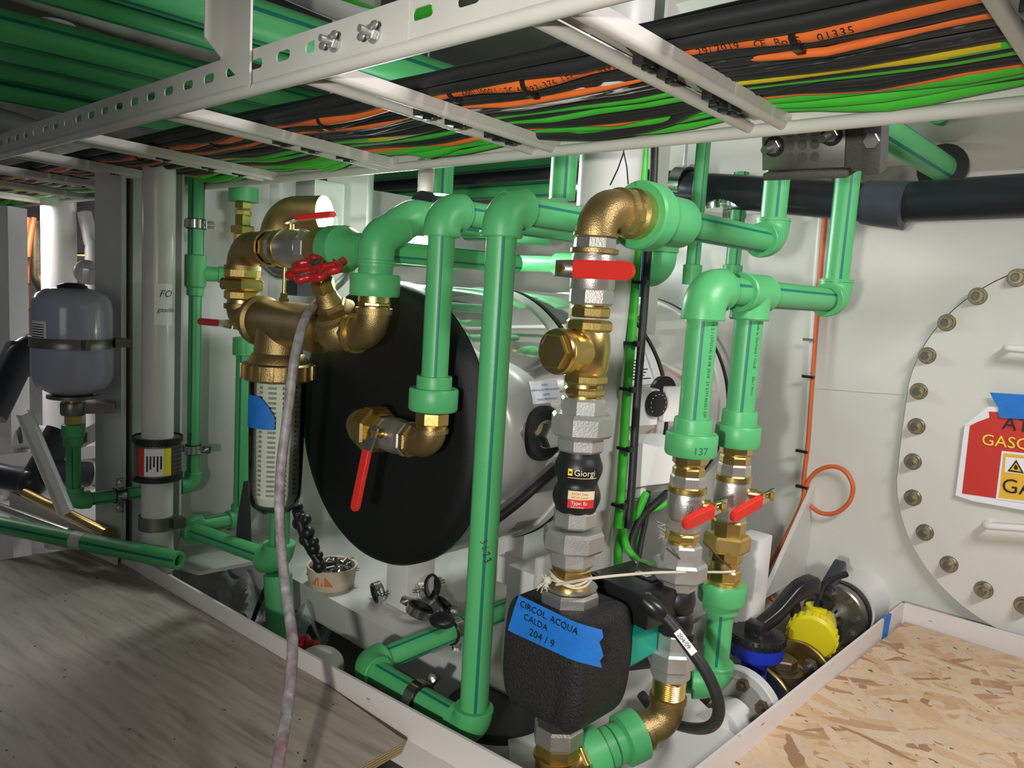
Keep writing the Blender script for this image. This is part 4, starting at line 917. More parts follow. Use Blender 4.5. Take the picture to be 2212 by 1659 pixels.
# cable with gland
g = D(1402, 1305, 1.21); kp = [(1402, 1305, 1.21), (1445, 1342, 1.20), (1490, 1400, 1.18), (1530, 1460, 1.17), (1552, 1520, 1.17), (1545, 1560, 1.19), (1515, 1574, 1.28), (1470, 1568, 1.41), (1425, 1548, 1.46), (1385, 1500, 1.46)]
t2 = T('power_cable', 'thick black cable with white number tag looping down right of the pump', 'cable', g-EZ*.2)
MB().tube([D(*q) for q in kp], .0095, 16, smooth=8).build('sheath', CABK, t2)
MB().lathe([(-.012, .012), (.0, .015), (.012, .0155), (.024, .013), (.03, .010)], g, D(1445, 1342, 1.20)-g, 28).build('gland', BLACKP, t2)
a, b = D(1462, 1363, 1.176), D(1500, 1412, 1.165); d = (b-a).normalized(); vw = (CAM-a).normalized(); sd = d.cross(vw).normalized()
tg = MB().box((a+b)/2, ((b-a).length, .0115, .002), Matrix((d, -sd, vw)).transposed()).build('tag', INKW, t2)
text('204/09', (a+b)/2+vw*.0012-d*.016+sd*.004, d, -sd, .0095, INK, tg, .0003)
MB().box((a+b)/2+sd*-.011, (.010, .008, .008)).build('tie_head', BLACKP, t2)
# blue tape with writing on the shell front
tp = MB(); rows = []
def shell_y(x, z):
    return y0-.0035*(1-((z-.435)/.083)**2)-.0008
yt = y0-.006
L = [(1122, 1287), (1281, 1362), (1296, 1407), (1288, 1450), (1097, 1362), (1110, 1310)]
nx, nz = 14, 6
a_, b_, c_, d_ = ony(1120, 1286, yt), ony(1288, 1366, yt), ony(1288, 1449, yt), ony(1098, 1361, yt)
for i in range(nx+1):
    col = []; s = i/nx
    for j in range(nz+1):
        w = j/nz; q = (a_.lerp(b_, s)).lerp(d_.lerp(c_, s), w)
        cx = (x0+x1)/2; fx_ = abs((q.x-cx)/((x1-x0)/2)); fz_ = abs((q.z-.435)/.083)
        q.y = y0-.0055+.03*max(0, fx_-.80)**1.4+.02*max(0, fz_-.85)**1.5-.002
        if i == nx: q.x += .004*math.sin(j*2.1)
        col.append(tp.bm.verts.new(q))
    rows.append(col)
tp.quadring(rows, closed_u=False); tpo = tag(tp.build('tape_label', TAPEB), 'blue tape label with handwriting stuck on the black foam pump shell', 'tape')
ORG[tpo] = tpo.location.copy()
for s, px, py, sz in (('CIRCOL. ACQUA', 1122, 1309, .0145), ('CALDA', 1130, 1337, .0145), ('204 / 9', 1142, 1371, .017)):
    q = ony(px, py, y0-.0095); text(s, q, V((1, 0, -.05)), V((.12, 0, 1)), sz, INK, tpo, .0002, sp=1.05)
# string between the pump nipple and the brass column
q = [V((SX, SY-.034, SZ(1252))), D(1290, 1248, 1.15), D(1400, 1238, 1.2), D(1480, 1236, 1.25), D(1560, 1236, 1.37), D(1588, 1234, 1.38)]
sg = T('string', 'white string tied between the pump nipple and the right-hand brass column', 'string', q[2])
MB().tube(q, .0022, 8, smooth=8).build('cord', STRING, sg)
for k in range(3): MB().tube([V((SX+.033*math.cos(a), SY+.033*math.sin(a), SZ(1250)+.004*k+.003*math.sin(3*a+k))) for a in [2*PI*i/24 for i in range(25)]], .0018, 6).build('loop', STRING, sg)
kk = V((SX-.018, SY-.034, SZ(1250))); kb = MB().ball(kk, .007, n=8)
for k in range(14):
    a = random.uniform(0, 6.28); e = kk+V((math.cos(a)*.012-.004, -.006, random.choice((1, -1))*random.uniform(.008, .024))); kb.tube([kk, (kk+e)/2+V((0, -.003, 0)), e], .0009, 5)
kb.build('knot', STRING, sg)
# below the pump
bz = lambda py: zat(-.70, .93, py)
bo = V((-.712, .925, 0)); pz = lambda py: zat(-.712, .925, py)
t = T('brass_tee', 'brass tee with nickel nut under the pump at the bottom edge', 'tee', (bo.x, bo.y, .22))
MB().nut(bo, EZ, pz(1600), pz(1560), .041, 8).build('nickel_nut', NICKEL, t)
MB().nut(bo, EZ, pz(1628), pz(1598), .036, 8).lathe([(.185, .034), (pz(1634), .034), (pz(1632), .038), (pz(1626), .038)], bo, EZ, 40).build('body', BRASS, t)
pC = V((-.63, 1.117, 0)); CZ = lambda py: zat(pC.x, pC.y, py)
j0 = V((bo.x, bo.y, pz(1668))); j1 = V((pC.x, pC.y, CZ(1556))); jd = (j1-j0).normalized(); jl = (j1-j0).length
MB().lathe([(0, .031), (.045, .031)], j0, jd, 32).nut(j0, jd, .04, .052, .036, 8).build('branch', BRASS, t)
t = T('green_pipe', 'short green link pipe with two collars under the pump', 'pipe', (j0+j1)/2-EZ*.04)
MB().lathe([(.048, .03), (.050, .043), (.085, .043), (.087, .034), (.105, .034), (.106, .026), (jl-.108, .026), (jl-.107, .034), (jl-.09, .034), (jl-.088, .043), (jl-.056, .043), (jl-.054, .03)], j0, jd, 44).build('collars', GREEN, t)
gpipe(t, j0+jd*.1, j0+jd*(jl-.1), .0262)
# ================================================================== RIGHT-HAND COLUMNS
co = V((pC.x, pC.y, 0)); RC = .0248
pD = onx(1610, 690, -.637); pD.z = 0; DZ = lambda py: zat(pD.x, pD.y, py)
t = T('green_pipe', 'pair of green risers joined by a tee, continuing right and up past the black pipe', 'pipe', (pC.x, 1.25, CZ(982)))
zc = CZ(625); cE = V((pC.x, pC.y, zc)); pD.x = pC.x
gelbow(t, cE, -EZ, EY, RC, 1.4, 2.0); gpipe(t, cE, V((pC.x, pC.y, CZ(910))), RC, off=50)
dT = V((pD.x, pD.y, zc)); gpipe(t, cE, V((pC.x, 1.64, zc)), RC, off=37)
gtee(t, dT, EY, -EZ, RC, 1.36, 1.8); gpipe(t, dT, V((pD.x, pD.y, DZ(890))), RC, off=50)
ye = yat(pC.x, zc, 1802); eE = V((pC.x, ye, zc)); gpipe(t, V((pC.x, 1.6, zc)), eE, RC, off=37) if ye > 1.64 else None
gelbow(t, eE, -EY, EZ, RC, 1.36, 1.8); gpipe(t, eE, eE+EZ*.6, RC, off=33)
gadapter(t, V((pC.x, pC.y, CZ(903))), -EZ, RC, CZ(903)-CZ(934), CZ(934)-CZ(982), 1.26, 1.72)
gadapter(t, V((pD.x, pD.y, DZ(886))), -EZ, RC, DZ(886)-DZ(918), DZ(918)-DZ(963), 1.26, 1.62)
q = V((pC.x, pC.y, CZ(966)));
a = -.05; d = vd*math.cos(a)+ur*math.sin(a); text('137', q+d*(RC*1.72+.0005)-EZ*.004, V((-d.y, d.x, 0)), EZ, .017, INKG, t, 0, wrap=(q, EZ, RC*1.72+.0005))
for P, ZZ, s, p0, a in ((pC, CZ, '* 4.5 / (370714) 28 08 2018  23 21M.46351.GP', 690, .50), (pD, DZ, 'Made in Germany / Cat.8      20x1,9mm', 690, .44)):
    d = vd*math.cos(a)+ur*math.sin(a); z = ZZ(p0); text(s, V((P.x, P.y, z))+d*(RC+.0004), -EZ, V((-d.y, d.x, 0)), .0082, INKG, t, .0001)
# column C fittings
Q = lambda b, h0, h1, r, n=8: b.nut(co, EZ, CZ(h1), CZ(h0), r, n)
t = T('nipple', 'double brass nipple under the collar of the front green riser', 'fitting', (co.x, co.y, CZ(1032)))
Q(MB(), 983, 1003, .0285).build('hex', BRASS, t); Q(MB(), 1008, 1029, .027).lathe([(CZ(1034), .023), (CZ(1000), .023)], co, EZ, 28).build('hex', BRASS, t)
t = T('ball_valve', 'nickel ball valve with short red lever on the front right column', 'valve', (co.x, co.y, CZ(1145)))
b = MB(); Q(b, 1025, 1054, .0295); b.lathe([(CZ(1120), .028), (CZ(1112), .0305), (CZ(1066), .0305), (CZ(1056), .028)], co, EZ, 36); Q(b, 1112, 1146, .0285); b.build('body', NICKEL, t)
MB().lathe([(CZ(1063), .030), (CZ(1061), .0325), (CZ(1050), .0325), (CZ(1048), .029)], co, EZ, 36).build('seat_ring', BRASS, t)
lever(t, V((co.x+.024, co.y+.012, CZ(1086))), (.86, .5, .0), V((-.30, -.9, -.30)), .075, .026, drop=-.004, stemlen=.026, neck=.012)
for s, z, sz in (('AISI 316', 1072, .006), ('1/2', 1088, .010), ('DN', 1098, .010)): 
    a = -.1; d = vd*math.cos(a)+ur*math.sin(a); q = co+EZ*CZ(z); text(s, q+d*.0308-EZ*.003, V((-d.y, d.x, 0)), EZ, sz, STEEL, t, 0, wrap=(q, EZ, .0309))
t = T('nipple', 'brass nipple with hemp fibres under the front right ball valve', 'fitting', (co.x, co.y, CZ(1172)))
b = MB(); Q(b, 1148, 1166, .0285); b.lathe([(CZ(1176), .024), (CZ(1145), .024)], co, EZ, 28); b.build('hex', BRASS, t)
hb = MB()
for k in range(16):
    s0_ = co+V((-.027, -.012, CZ(1150)+random.uniform(-.02, .01))); hb.tube([s0_, s0_+V((random.uniform(-.014, -.002), random.uniform(-.008, .006), random.uniform(-.01, .01)))], .0005, 4)
hb.build('hemp', STRING, t)
union('u', 'steel union with wide nut on the front right column above the small rubber joint', [('tail_hex', 1212, 1172, co.x, co.y, .034, 8), ('union_nut', 1248, 1208, co.x, co.y, .0455, 8), ('head_hex', 1271, 1246, co.x, co.y, .030, 8)], GALV)
t = T('rubber_joint', 'small lumpy black rubber joint behind the pump on the front right column', 'expansion joint', (co.x, co.y, CZ(1368)))
za, zb = CZ(1370), CZ(1268); hh = zb-za
MB().lathe([(za, .024)]+[(za+hh*u, .0235+.0075*abs(math.sin(2*PI*(u*.98+.01)))**.8) for u in [.03+.94*k/40 for k in range(41)]]+[(zb, .024)], co, EZ, 48).build('bellows', BLACK, t)
union('u', 'steel union between the small rubber joint and the threaded brass elbow', [('tail_hex', 1402, 1362, co.x, co.y, .030, 8), ('union_nut', 1438, 1398, co.x, co.y, .040, 8), ('head_hex', 1462, 1434, co.x, co.y, .034, 8)], GALV)
t = T('brass_elbow', 'threaded brass elbow at the foot of the front right column', 'elbow', j1-EZ*.03)
th = []; z0_, z1_ = CZ(1506), CZ(1460)
for k in range(11):
    z = z0_+(z1_-z0_)*k/11; th += [(z, .0265), (z+(z1_-z0_)/22, .0283)]
MB().lathe(th+[(z1_, .0265)], co, EZ, 40).build('thread', BRASS, t)
MB().tube([co+EZ*z0_, j1, j1-jd*.05], .029, 36, fil=.036).lathe([(z0_-.006, .032), (z0_+.004, .032)], co, EZ, 36).lathe([(.042, .034), (.056, .034)], j1, -jd, 36).build('bend', BRONZE, t)
# column D fittings
do = V((pD.x, pD.y, 0)); Q = lambda b, h0, h1, r, n=8: b.nut(do, EZ, DZ(h1), DZ(h0), r, n)
t = T('nipple', 'double brass nipple under the collar of the rear green riser', 'fitting', (do.x, do.y, DZ(1002)))
Q(MB(), 960, 981, .029).build('hex', BRASS, t); Q(MB(), 983, 1001, .0275).lathe([(DZ(1004), .023), (DZ(980), .023)], do, EZ, 28).build('hex', BRASS, t)
t = T('ball_valve', 'nickel ball valve with short red lever on the rear right column', 'valve', (do.x, do.y, DZ(1122)))
b = MB(); Q(b, 1000, 1027, .0295); b.lathe([(DZ(1098), .028), (DZ(1088), .031), (DZ(1040), .031), (DZ(1030), .028)], do, EZ, 36); Q(b, 1088, 1122, .029); b.build('body', NICKEL, t)
MB().lathe([(DZ(1038), .03), (DZ(1036), .033), (DZ(1025), .033), (DZ(1023), .029)], do, EZ, 36).build('seat_ring', BRASS, t)
lever(t, V((do.x+.024, do.y+.010, DZ(1060))), (.92, .38, .0), V((-.3, -.9, -.38)), .088, .026, drop=-.004, stemlen=.035, neck=.016)
union('u', 'yellow brass union with wide nut on the rear right column', [('tail_hex', 1160, 1120, do.x, do.y, .031, 8), ('union_nut', 1187, 1152, do.x, do.y, .042, 6), ('head_hex', 1210, 1182, do.x, do.y, .0305, 8)], BRASS)
t = T('nipple', 'long brass nipple above the low green collar of the rear right column', 'fitting', (do.x, do.y, DZ(1262)))
b = MB(); b.lathe([(DZ(1228), .026), (DZ(1208), .026)], do, EZ, 32); Q(b, 1226, 1250, .0305); b.lathe([(DZ(1264), .034), (DZ(1256), .034), (DZ(1253), .030), (DZ(1248), .030)], do, EZ, 36); b.build('hex', BRASS, t)
t = T('green_pipe', 'low green pipe with wide collar and elbow beside the blue valve', 'pipe', (do.x, do.y, DZ(1500)))
MB().lathe([(DZ(1320), RC), (DZ(1318), RC*1.3), (DZ(1300), RC*1.36), (DZ(1297), RC*1.7), (DZ(1293), RC*1.76), (DZ(1260), RC*1.76), (DZ(1256), RC*1.7), (DZ(1256), RC)], do, EZ, 44).build('adapter_collar', GREEN, t)
gpipe(t, do+EZ*DZ(1300), do+EZ*DZ(1440), RC, off=50); c = do+EZ*DZ(1472); gelbow(t, c, EZ, nrm((-.75, -.45, -.05)), RC, 1.36, 1.6); gpipe(t, c, c+V((-.09, -.05, -.01)), RC)
for a, b, lb in (((1440, 1185, 1.22), (1520, 1238, 1.33), 'thin dark wire across the steel union of the front right column'), ((1520, 1170, 1.32), (1590, 1236, 1.40), 'thin dark wire across the yellow brass union of the rear right column')):
    a, b = D(*a), D(*b); tag(MB().tube([a, (a+b)/2-EZ*.003, b], .0016, 6, smooth=4).build('tie_wire', BRNZ2), lb, 'wire')
# ================================================================== LEFT SIDE
vx = onx(155, 740, -2.03); VP = V((-2.03, onx(158, 900, -2.03).y, 0)); vz = lambda py: zat(VP.x, VP.y, py)
dv = proj((VP.x, VP.y, .8))[2]; sc = dv/F; zt, zb = vz(622), vz(850); r = 79*sc
t = T('expansion_vessel', 'small grey-blue expansion vessel with black cap held by a steel strap', 'expansion vessel', (VP.x, VP.y, zb-.06))
h = zt-zb; MB().lathe([(zb-.002, r*.45), (zb+.02*h, r*.62), (zb+.07*h, r*.86), (zb+.14*h, r*.97), (zb+.2*h, r), (zb+.8*h, r*.985), (zb+.88*h, r*.95), (zb+.94*h, r*.85), (zb+.98*h, r*.66), (zt, r*.4)], VP, EZ, 64).build('tank', VESS, t)
MB().lathe([(zt-.004, r*.40), (zt+.006, r*.36), (zt+.012, r*.2)], VP, EZ, 32).build('cap', BLACKP, t)
MB().lathe([(zb-.010, r*.64), (zb-.002, r*.64)], VP, EZ, 48).build('flange', STEEL, t)
zs = vz(738); MB().lathe([(zs-.011, r), (zs-.012, r+.004), (zs-.004, r+.002), (zs+.004, r+.002), (zs+.012, r+.004), (zs+.011, r)], VP, EZ, 64, caps=False).build('strap', STEEL, t)
cv = (CAM-VP); cv.z = 0; cv.normalize(); rt = V((-cv.y, cv.x, 0)); q = VP+cv*(r+.003)+rt*.028+EZ*zs; MB().nut(q-EZ*.012, EZ, 0, .022, .009).build('strap_bolt', STEEL, t)
MB().box(VP+rt*(r+.012)+EZ*zs, (.05, .035, .02)).build('strap_end', STEEL, t)
lb = MB(); rows = []
for j in range(8):
    a = -1.15+j*.075; d = cv*math.cos(a)+rt*math.sin(a); rows.append([lb.bm.verts.new(VP+d*(r+.0008)+EZ*z) for z in (vz(730), vz(692))])
lb.quadring(rows, closed_u=False); lbo = lb.build('label', PAPER, t)
for k in range(6):
    l2 = MB(); rows = []
    for j in range(7):
        a = -1.12+j*.07; d = cv*math.cos(a)+rt*math.sin(a); rows.append([l2.bm.verts.new(VP+d*(r+.0014)+EZ*(vz(700+5.2*k)+zz)) for zz in (0, .0022)])
    l2.quadring(rows, closed_u=False); l2.build('print_line', REDS if k == 0 else INK, lbo)
f = T('pipe_fitting', 'bronze fitting and clamp bracket under the expansion vessel', 'fitting', (VP.x, VP.y, vz(915)))
MB().lathe([(vz(868), .017), (vz(852), .017)], VP, EZ, 24).build('neck', BRASS, f); MB().nut(VP, EZ, vz(916), vz(896), .019, 8).build('nipple', BRASS, f)
MB().lathe([(vz(896), .026), (vz(892), .028), (vz(872), .028), (vz(868), .026)], VP, EZ, 36).build('band', STEEL, f); MB().box(VP+V((-.02, .055, vz(882))), (.03, .09, .022)).box(VP+rt*.055+EZ*vz(882), (.07, .03, .024), Matrix.Rotation(math.atan2(rt.y, rt.x), 3, 'Z')).build('bracket', STEEL, f)
# green run: vessel -> wall -> up
GX = -2.03; zg = vz(1083); GP = V((GX, onx(421, 700, GX).y, 0)); gz = lambda py: zat(GP.x, GP.y, py)
t = T('green_pipe', 'green pipe from under the expansion vessel, passing behind the white pipe and up the wall', 'pipe', (GX, .8, zg-.03))
r1 = .0165; MB().lathe([(vz(915), r1), (vz(917), r1*1.55), (vz(940), r1*1.55), (vz(944), r1*1.35), (vz(962), r1*1.3), (vz(966), r1)], VP, EZ, 36).build('adapter_collar', GREEN, t)
gpipe(t, V((VP.x, VP.y, vz(960))), V((VP.x, VP.y, zg)), r1); c = V((VP.x, VP.y, zg)); gelbow(t, c, EZ, EY, r1, 1.35, 2.2); g = V((GX, GP.y, zg)); gpipe(t, c, g, r1); gelbow(t, g, -EY, EZ, r1, 1.35, 2.2)
gpipe(t, g, V((GX, GP.y, gz(600))), r1, off=5); gtc = V((GX, GP.y, gz(585))); 
MB().lathe([(gz(640), .017), (gz(638), .022), (gz(622), .022), (gz(618), .0275), (gz(552), .0275), (gz(550), .022)], (GX, GP.y, 0), EZ, 36).lathe([(0, .022), (.055, .019), (.057, .022), (.075, .022)], V((GX, GP.y, gz(590))), nrm((.35, .9, 0)), 32).build('tee', GREEN, t)
gpipe(t, V((GX, GP.y, gz(560))), V((GX, GP.y, gz(380))), .0205, off=5)
for py, lb in ((484, 'pipe clamp on the upper left green pipe just under the tray'), (970, 'pipe clamp on the left green pipe beside the mesh sleeve')): clamp(V((GX, GP.y, gz(py))), EZ, .0205 if py < 500 else .0165, nrm((.73, .68, 0)), lb)
q = V((GX, yat(GX, zg, 258), zg)); clamp(q, EY, .0165, nrm((.1, 0, 1)), 'pipe clamp on the low green pipe right of the vessel elbow')
# white fuel pipe
FP = V((-1.95, onx(342, 700, -1.95).y, 0)); fz = lambda py: zat(FP.x, FP.y, py); rf = 32.5*proj((FP.x, FP.y, .7))[2]/F
t = T('white_pipe', 'upright white painted pipe with pencilled tape, clamps and mesh sleeve', 'pipe', (FP.x, FP.y, .1))
MB().lathe([(-.1, rf), (1.27, rf)], FP, EZ, 48).build('pipe', WPIPE, t)
fv = (CAM-FP); fv.z = 0; fv.normalize(); fr_ = V((-fv.y, fv.x, 0))
def fpatch(name, a0, a1, z0, z1, m, par, rr, skew=0.):
    b = MB(); rows = []
    for j in range(9):
        a = a0+(a1-a0)*j/8; d = fv*math.cos(a)+fr_*math.sin(a); rows.append([b.bm.verts.new(FP+d*rr+EZ*(z+skew*j/8)) for z in (z0, z1)])
    b.quadring(rows, closed_u=False); return b.build(name, m, par)
mk = fpatch('masking_tape', -.25, .95, fz(700), fz(612), PAPER if False else WPLAS, t, rf+.0006)
for s, py, a in (('FO', 640, .02), ('gasolio', 672, -.08)):
    d = fv*math.cos(a)+fr_*math.sin(a); q = FP+EZ*fz(py); text(s, q+d*(rf+.001), V((-d.y, d.x, -.0)), EZ, .024 if s == 'FO' else .0165, INK, mk, 0, wrap=(FP, EZ, rf+.001), shear=.3)
sl = T('mesh_sleeve', 'black and steel mesh pipe sleeve with a white and yellow label on the white pipe', 'pipe sleeve', (FP.x, FP.y, fz(1030)))
rs = rf*1.48
MB().lathe([(fz(1030), rf), (fz(1030), rs), (fz(943), rs), (fz(943), rf)], FP, EZ, 48).build('sleeve', STEEL, sl)
for z in (fz(946), fz(1028)): MB().lathe([(z-.006, rs), (z-.006, rs+.004), (z+.006, rs+.004), (z+.006, rs)], FP, EZ, 48, caps=False).build('edge_band', BLACK, sl)
fpatch('label_sheet', -.55, .25, fz(1018), fz(960), PAPER, sl, rs+.001); fpatch('yellow_panel', .25, .58, fz(1018), fz(960), INKY, sl, rs+.001); fpatch('red_panel', -.85, -.55, fz(1018), fz(960), REDS, sl, rs+.001)
for k in range(14):
    a = -1.0+k*.15; b = MB()
    for py in (953, 1024): d = fv*math.cos(a)+fr_*math.sin(a); b.lathe([(0, .0045), (.001, .0045)], FP+d*(rs+.0005)+EZ*fz(py), d, 12)
    b.build('punched_hole', BLACK, sl)
for k in range(5): fpatch('print_line', -.45+k*.14, -.38+k*.14, fz(1008-5*(k % 3)), fz(975), INK, sl, rs+.0016)
for k in range(10): fpatch('mesh_wire', .62+k*.1, .64+k*.1, fz(1024), fz(950), BLACK, sl, rs+.002)
for k in range(8): z = fz(955+k*9); fpatch('mesh_wire', .60, 1.6, z, z+.002, BLACK, sl, rs+.002)
tag(MB().lathe([(fz(1140), rf), (fz(1140), rf+.006), (fz(1112), rf+.006), (fz(1112), rf)], FP, EZ, 48).box(FP+fr_*(rf+.01)+fv*.02+EZ*fz(1126), (.03, .03, .025)).build('hose_clamp', STEEL), 'wide steel band clamp at the foot of the white pipe', 'hose clamp')
tag(MB().lathe([(fz(1230), rf*1.15), (fz(1141), rf*.98)], FP, EZ, 40).build('grey_sleeve', GREYW), 'grey rubber sleeve under the steel band clamp of the white pipe', 'pipe sleeve')
# green run behind: H pipe
h0, h1 = onz(402, 1141, .30), onz(602, 1212, .29); r2 = .0225
t = T('green_pipe', 'green pipe crossing low in front of the left wall, with big elbows at both ends', 'pipe', (h0+h1)/2-EZ*.03)
hd = (h1-h0).normalized(); gelbow(t, h0, hd, EY, r2, 1.5, 1.8); gpipe(t, h0, h1, r2, off=10); gelbow(t, h1, -hd, EZ, r2*1.12, 1.55, 1.9); gpipe(t, h1, h1+EZ*.5, r2*1.12, off=5)
k = h0+EY*.16; gpipe(t, h0, k, r2); gelbow(t, k, -EY, EZ, r2, 1.25, 1.8); gpipe(t, k, k+EZ*.52, r2, off=5)
kz = zat(k.x, k.y, 745); MB().lathe([(kz-.03, .024), (kz-.028, .032), (kz+.02, .032), (kz+.022, .024)], (k.x, k.y, 0), EZ, 36).build('coupling', GREEN, t)
# brass column top left behind the union
q = D(525, 470, 2.15); qz = lambda py: zat(q.x, q.y, py); o = V((q.x, q.y, 0))
t = T('brass_fittings', 'stack of brass hex fittings under a green end cap in the far upper left', 'fitting', (q.x, q.y, qz(530)))
for p1, p0, r, n in ((452, 436, .024, 6), (466, 454, .023, 8), (488, 466, .023, 6), (505, 488, .036, 6), (530, 505, .024, 8)): MB().nut(o, EZ, qz(p1), qz(p0), r, n).build('hex', BRASS, t)
MB().lathe([(qz(436), .02), (qz(436), .04), (qz(405), .04)], o, EZ, 36).build('green_cap', GREEN, t)
q = D(640, 465, 2.0); t = T('brass_elbow', 'large dull brass elbow behind the red lever at the upper left', 'elbow', q-EZ*.08)
MB().tube([q+V((-.035, -.03, -.07)), q+V((-.035, -.03, .0)), q+V((.085, .03, .005))], .046, 36, fil=.06).lathe([(-.075, .052), (-.062, .052)], q+V((-.035, -.03, 0)), EZ, 36).build('bend', BRONZE, t)
q = D(690, 460, 2.15); tag(MB().box(q, (.10, .10, .17), None, .01).box(q+V((.05, -.03, -.05)), (.06, .08, .08), None, .008).build('actuator', GREYW), 'grey boxy valve actuator behind the red lever at upper left', 'actuator')
tag(MB().tube([D(575, 565, 2.1), D(600, 585, 2.1), D(660, 585, 2.1), D(690, 575, 2.1)], .026, 24, fil=.03).build('chrome_pipe', CHROME), 'short shiny chrome pipe behind the nickel ball valve', 'pipe')
tag(MB().box(D(650, 618, 2.2), (.06, .06, .055)).build('black_bracket', BLACK), 'black block behind the red handwheel', 'bracket')
# hose over everything
hp = [(772, 560, 1.75), (745, 600, 1.72), (700, 640, 1.60), (664, 680, 1.47), (643, 745, 1.42), (630, 820, 1.41), (618, 920, 1.41), (606, 1020, 1.41), (604, 1120, 1.41), (611, 1220, 1.38), (624, 1320, 1.33), (632, 1400, 1.26), (622, 1520, 1.17), (602, 1640, 1.08), (590, 1720, 1.03)]
tag(MB().tube([D(*q) for q in hp], .0092, 20, smooth=8).build('hose', HOSE), 'paint-stained grey hose hanging in front of the filter and over the plywood', 'hose')
# loose items lying on the plywood edge
a, b = onz(-60, 1122, .30), onz(387, 1211, .296); d = (b-a).normalized()
t = T('green_pipe', 'loose cut length of green pipe lying across the floor frame, open end facing right', 'pipe', (a+b)/2-EZ*.02)
p = MB().tube([a, b], .0225, 44, caps=False, stripes=[8, 9, 30, 31]); p.lathe([(-.2, .0145), (0, .0145), (0, .0225)], b, d, 44, caps=False); p.build('pipe', PIPE, t)
MB().lathe([(-.018, .0229), (.018, .0229)], a+(b-a)*.545, d, 32, caps=False).build('clear_tape', GREYW, t)
tag(MB().tube([onz(55, 1065, .325), onz(232, 1152, .315)], .014, 20).build('brass_tube', BRASS), 'short polished brass tube leaning beside the loose green pipe', 'tube')
tag(MB().tube([onz(-40, 1082, .31), onz(150, 1150, .30)], .012, 20).build('chrome_tube', CHROME), 'shiny steel tube under the loose green pipe at the left edge', 'tube')
a, b = D(58, 893, 1.75), D(148, 1108, 1.72); d = (b-a).normalized(); u, v, w = frame(d, V((.7, .7, 0)))
tag(MB().slab([a-u*.014, b-u*.014, b-u*.014+v*.02, a-u*.014+v*.02], .002, u).slab([a+u*.014, b+u*.014, b+u*.014+v*.02, a+u*.014+v*.02], -.002, u).slab([a-u*.014, a+u*.014, b+u*.014, b-u*.014], .002, v).build('trunking', WPLAS), 'loose white plastic trunking leaning in front of the vessel', 'trunking')
a, b = D(100, 985, 2.35), D(215, 930, 2.4); tag(MB().slab([a+EZ*.03, b+EZ*.03, b-EZ*.028, a-EZ*.028], .003).box(a.lerp(b, .25)-V((-.012, .012, 0)), (.012, .016, .03), Matrix.Rotation(.8, 3, 'Z'), mi=1).box(a.lerp(b, .75)-V((-.012, .012, 0)), (.012, .016, .03), Matrix.Rotation(.8, 3, 'Z'), mi=1).build('slotted_rail', [TRAYW, BLACK]), 'white slotted rail behind the vessel pipe', 'rail')
# dark plastic pipes at the left edge
t = T('grey_pipe', 'dark grey plastic pipe coming out beside the expansion vessel at the left edge', 'pipe', D(30, 900, 2.3))
MB().tube([D(-20, 900, 2.2), D(52, 752, 2.3), D(120, 742, 2.35)], .042, 32, fil=.07).build('pipe', GREYP, t); MB().lathe([(-.05, .048), (.02, .048)], D(45, 766, 2.3), D(52, 752, 2.3)-D(-20, 900, 2.2), 32).build('socket', GREYP, t)
t = T('grey_pipe', 'black plastic pipe branching behind the vessel pipe on the lower left', 'pipe', D(60, 1040, 2.3))
MB().tube([D(-30, 1022, 2.3), D(70, 1042, 2.3)], .038, 28).tube([D(70, 1042, 2.3), D(118, 960, 2.35)], .038, 28).lathe([(-.04, .046), (.05, .046)], D(115, 965, 2.35), D(118, 960, 2.35)-D(70, 1042, 2.3), 28).ball(D(70, 1042, 2.3), .044).tube([D(98, 1020, 2.3), D(190, 1025, 2.4)], .04, 28).build('pipe', GREYP, t)
tag(MB().tube([D(-60, 975, 2.6), D(20, 950, 2.6), D(90, 935, 2.65), D(190, 1020, 2.8), D(240, 1030, 2.9)], .042, 28, fil=.12).build('white_pipe', WHITE), 'fat white pipe bending behind the vessel at left edge', 'pipe')
tag(MB().slab([D(-30, 985, 2.5), D(130, 975, 2.8), D(130, 1000, 2.8), D(-30, 1014, 2.5)], .3, EY).build('white_box', WHITE), 'white ledge box behind the dark branching pipe at left edge', 'box')
for i, (px, lb) in enumerate(((48, 'orange cable trunk tied to the far wall left of the white post'), (60, 'second orange cable tied to the far wall left of the white post'))):
    tag(MB().tube([D(px+14, 470, 3.0), D(px+2, 545, 3.0), D(px-3, 640, 3.0), D(px-4, 1000, 3.0)], .010, 12, smooth=6).build('orange_cable', ORTUBE), lb, 'cable')
for py in (556, 613, 668, 722): tag(MB().box(D(52, py, 2.98), (.05, .05, .006)).build('cable_tie', BLACKP), 'black tie round the orange cables on the far wall', 'cable tie', 'ties on the far orange cables')
tag(MB().tube([D(182, 460, 2.9), D(196, 520, 2.9), D(200, 580, 2.9), D(202, 1010, 2.9), D(190, 1060, 2.9)], .026, 20, smooth=4).build('grey_conduit', GREYW), 'grey flexible conduit beside the frame column behind the vessel', 'conduit')
tag(MB().tube([D(165, 553, 3.2), D(205, 553, 3.2)], .014, 16).build('brass_pipe', BRASS), 'small brass pipe far behind the white post', 'pipe')
tag(MB().tube([D(82, 480, 3.1), D(84, 600, 3.1), D(110, 640, 3.1)], .03, 20, fil=.05).build('bronze_valve', BRNZ2), 'dull bronze valve body left of the white post', 'valve')
tag(MB().box(D(205, 598, 2.15), (.06, .05, .045), None, .008).ball(D(188, 588, 2.2), .035).build('door_latch', WPLAS), 'white plastic latch on the frame column above the vessel', 'latch')
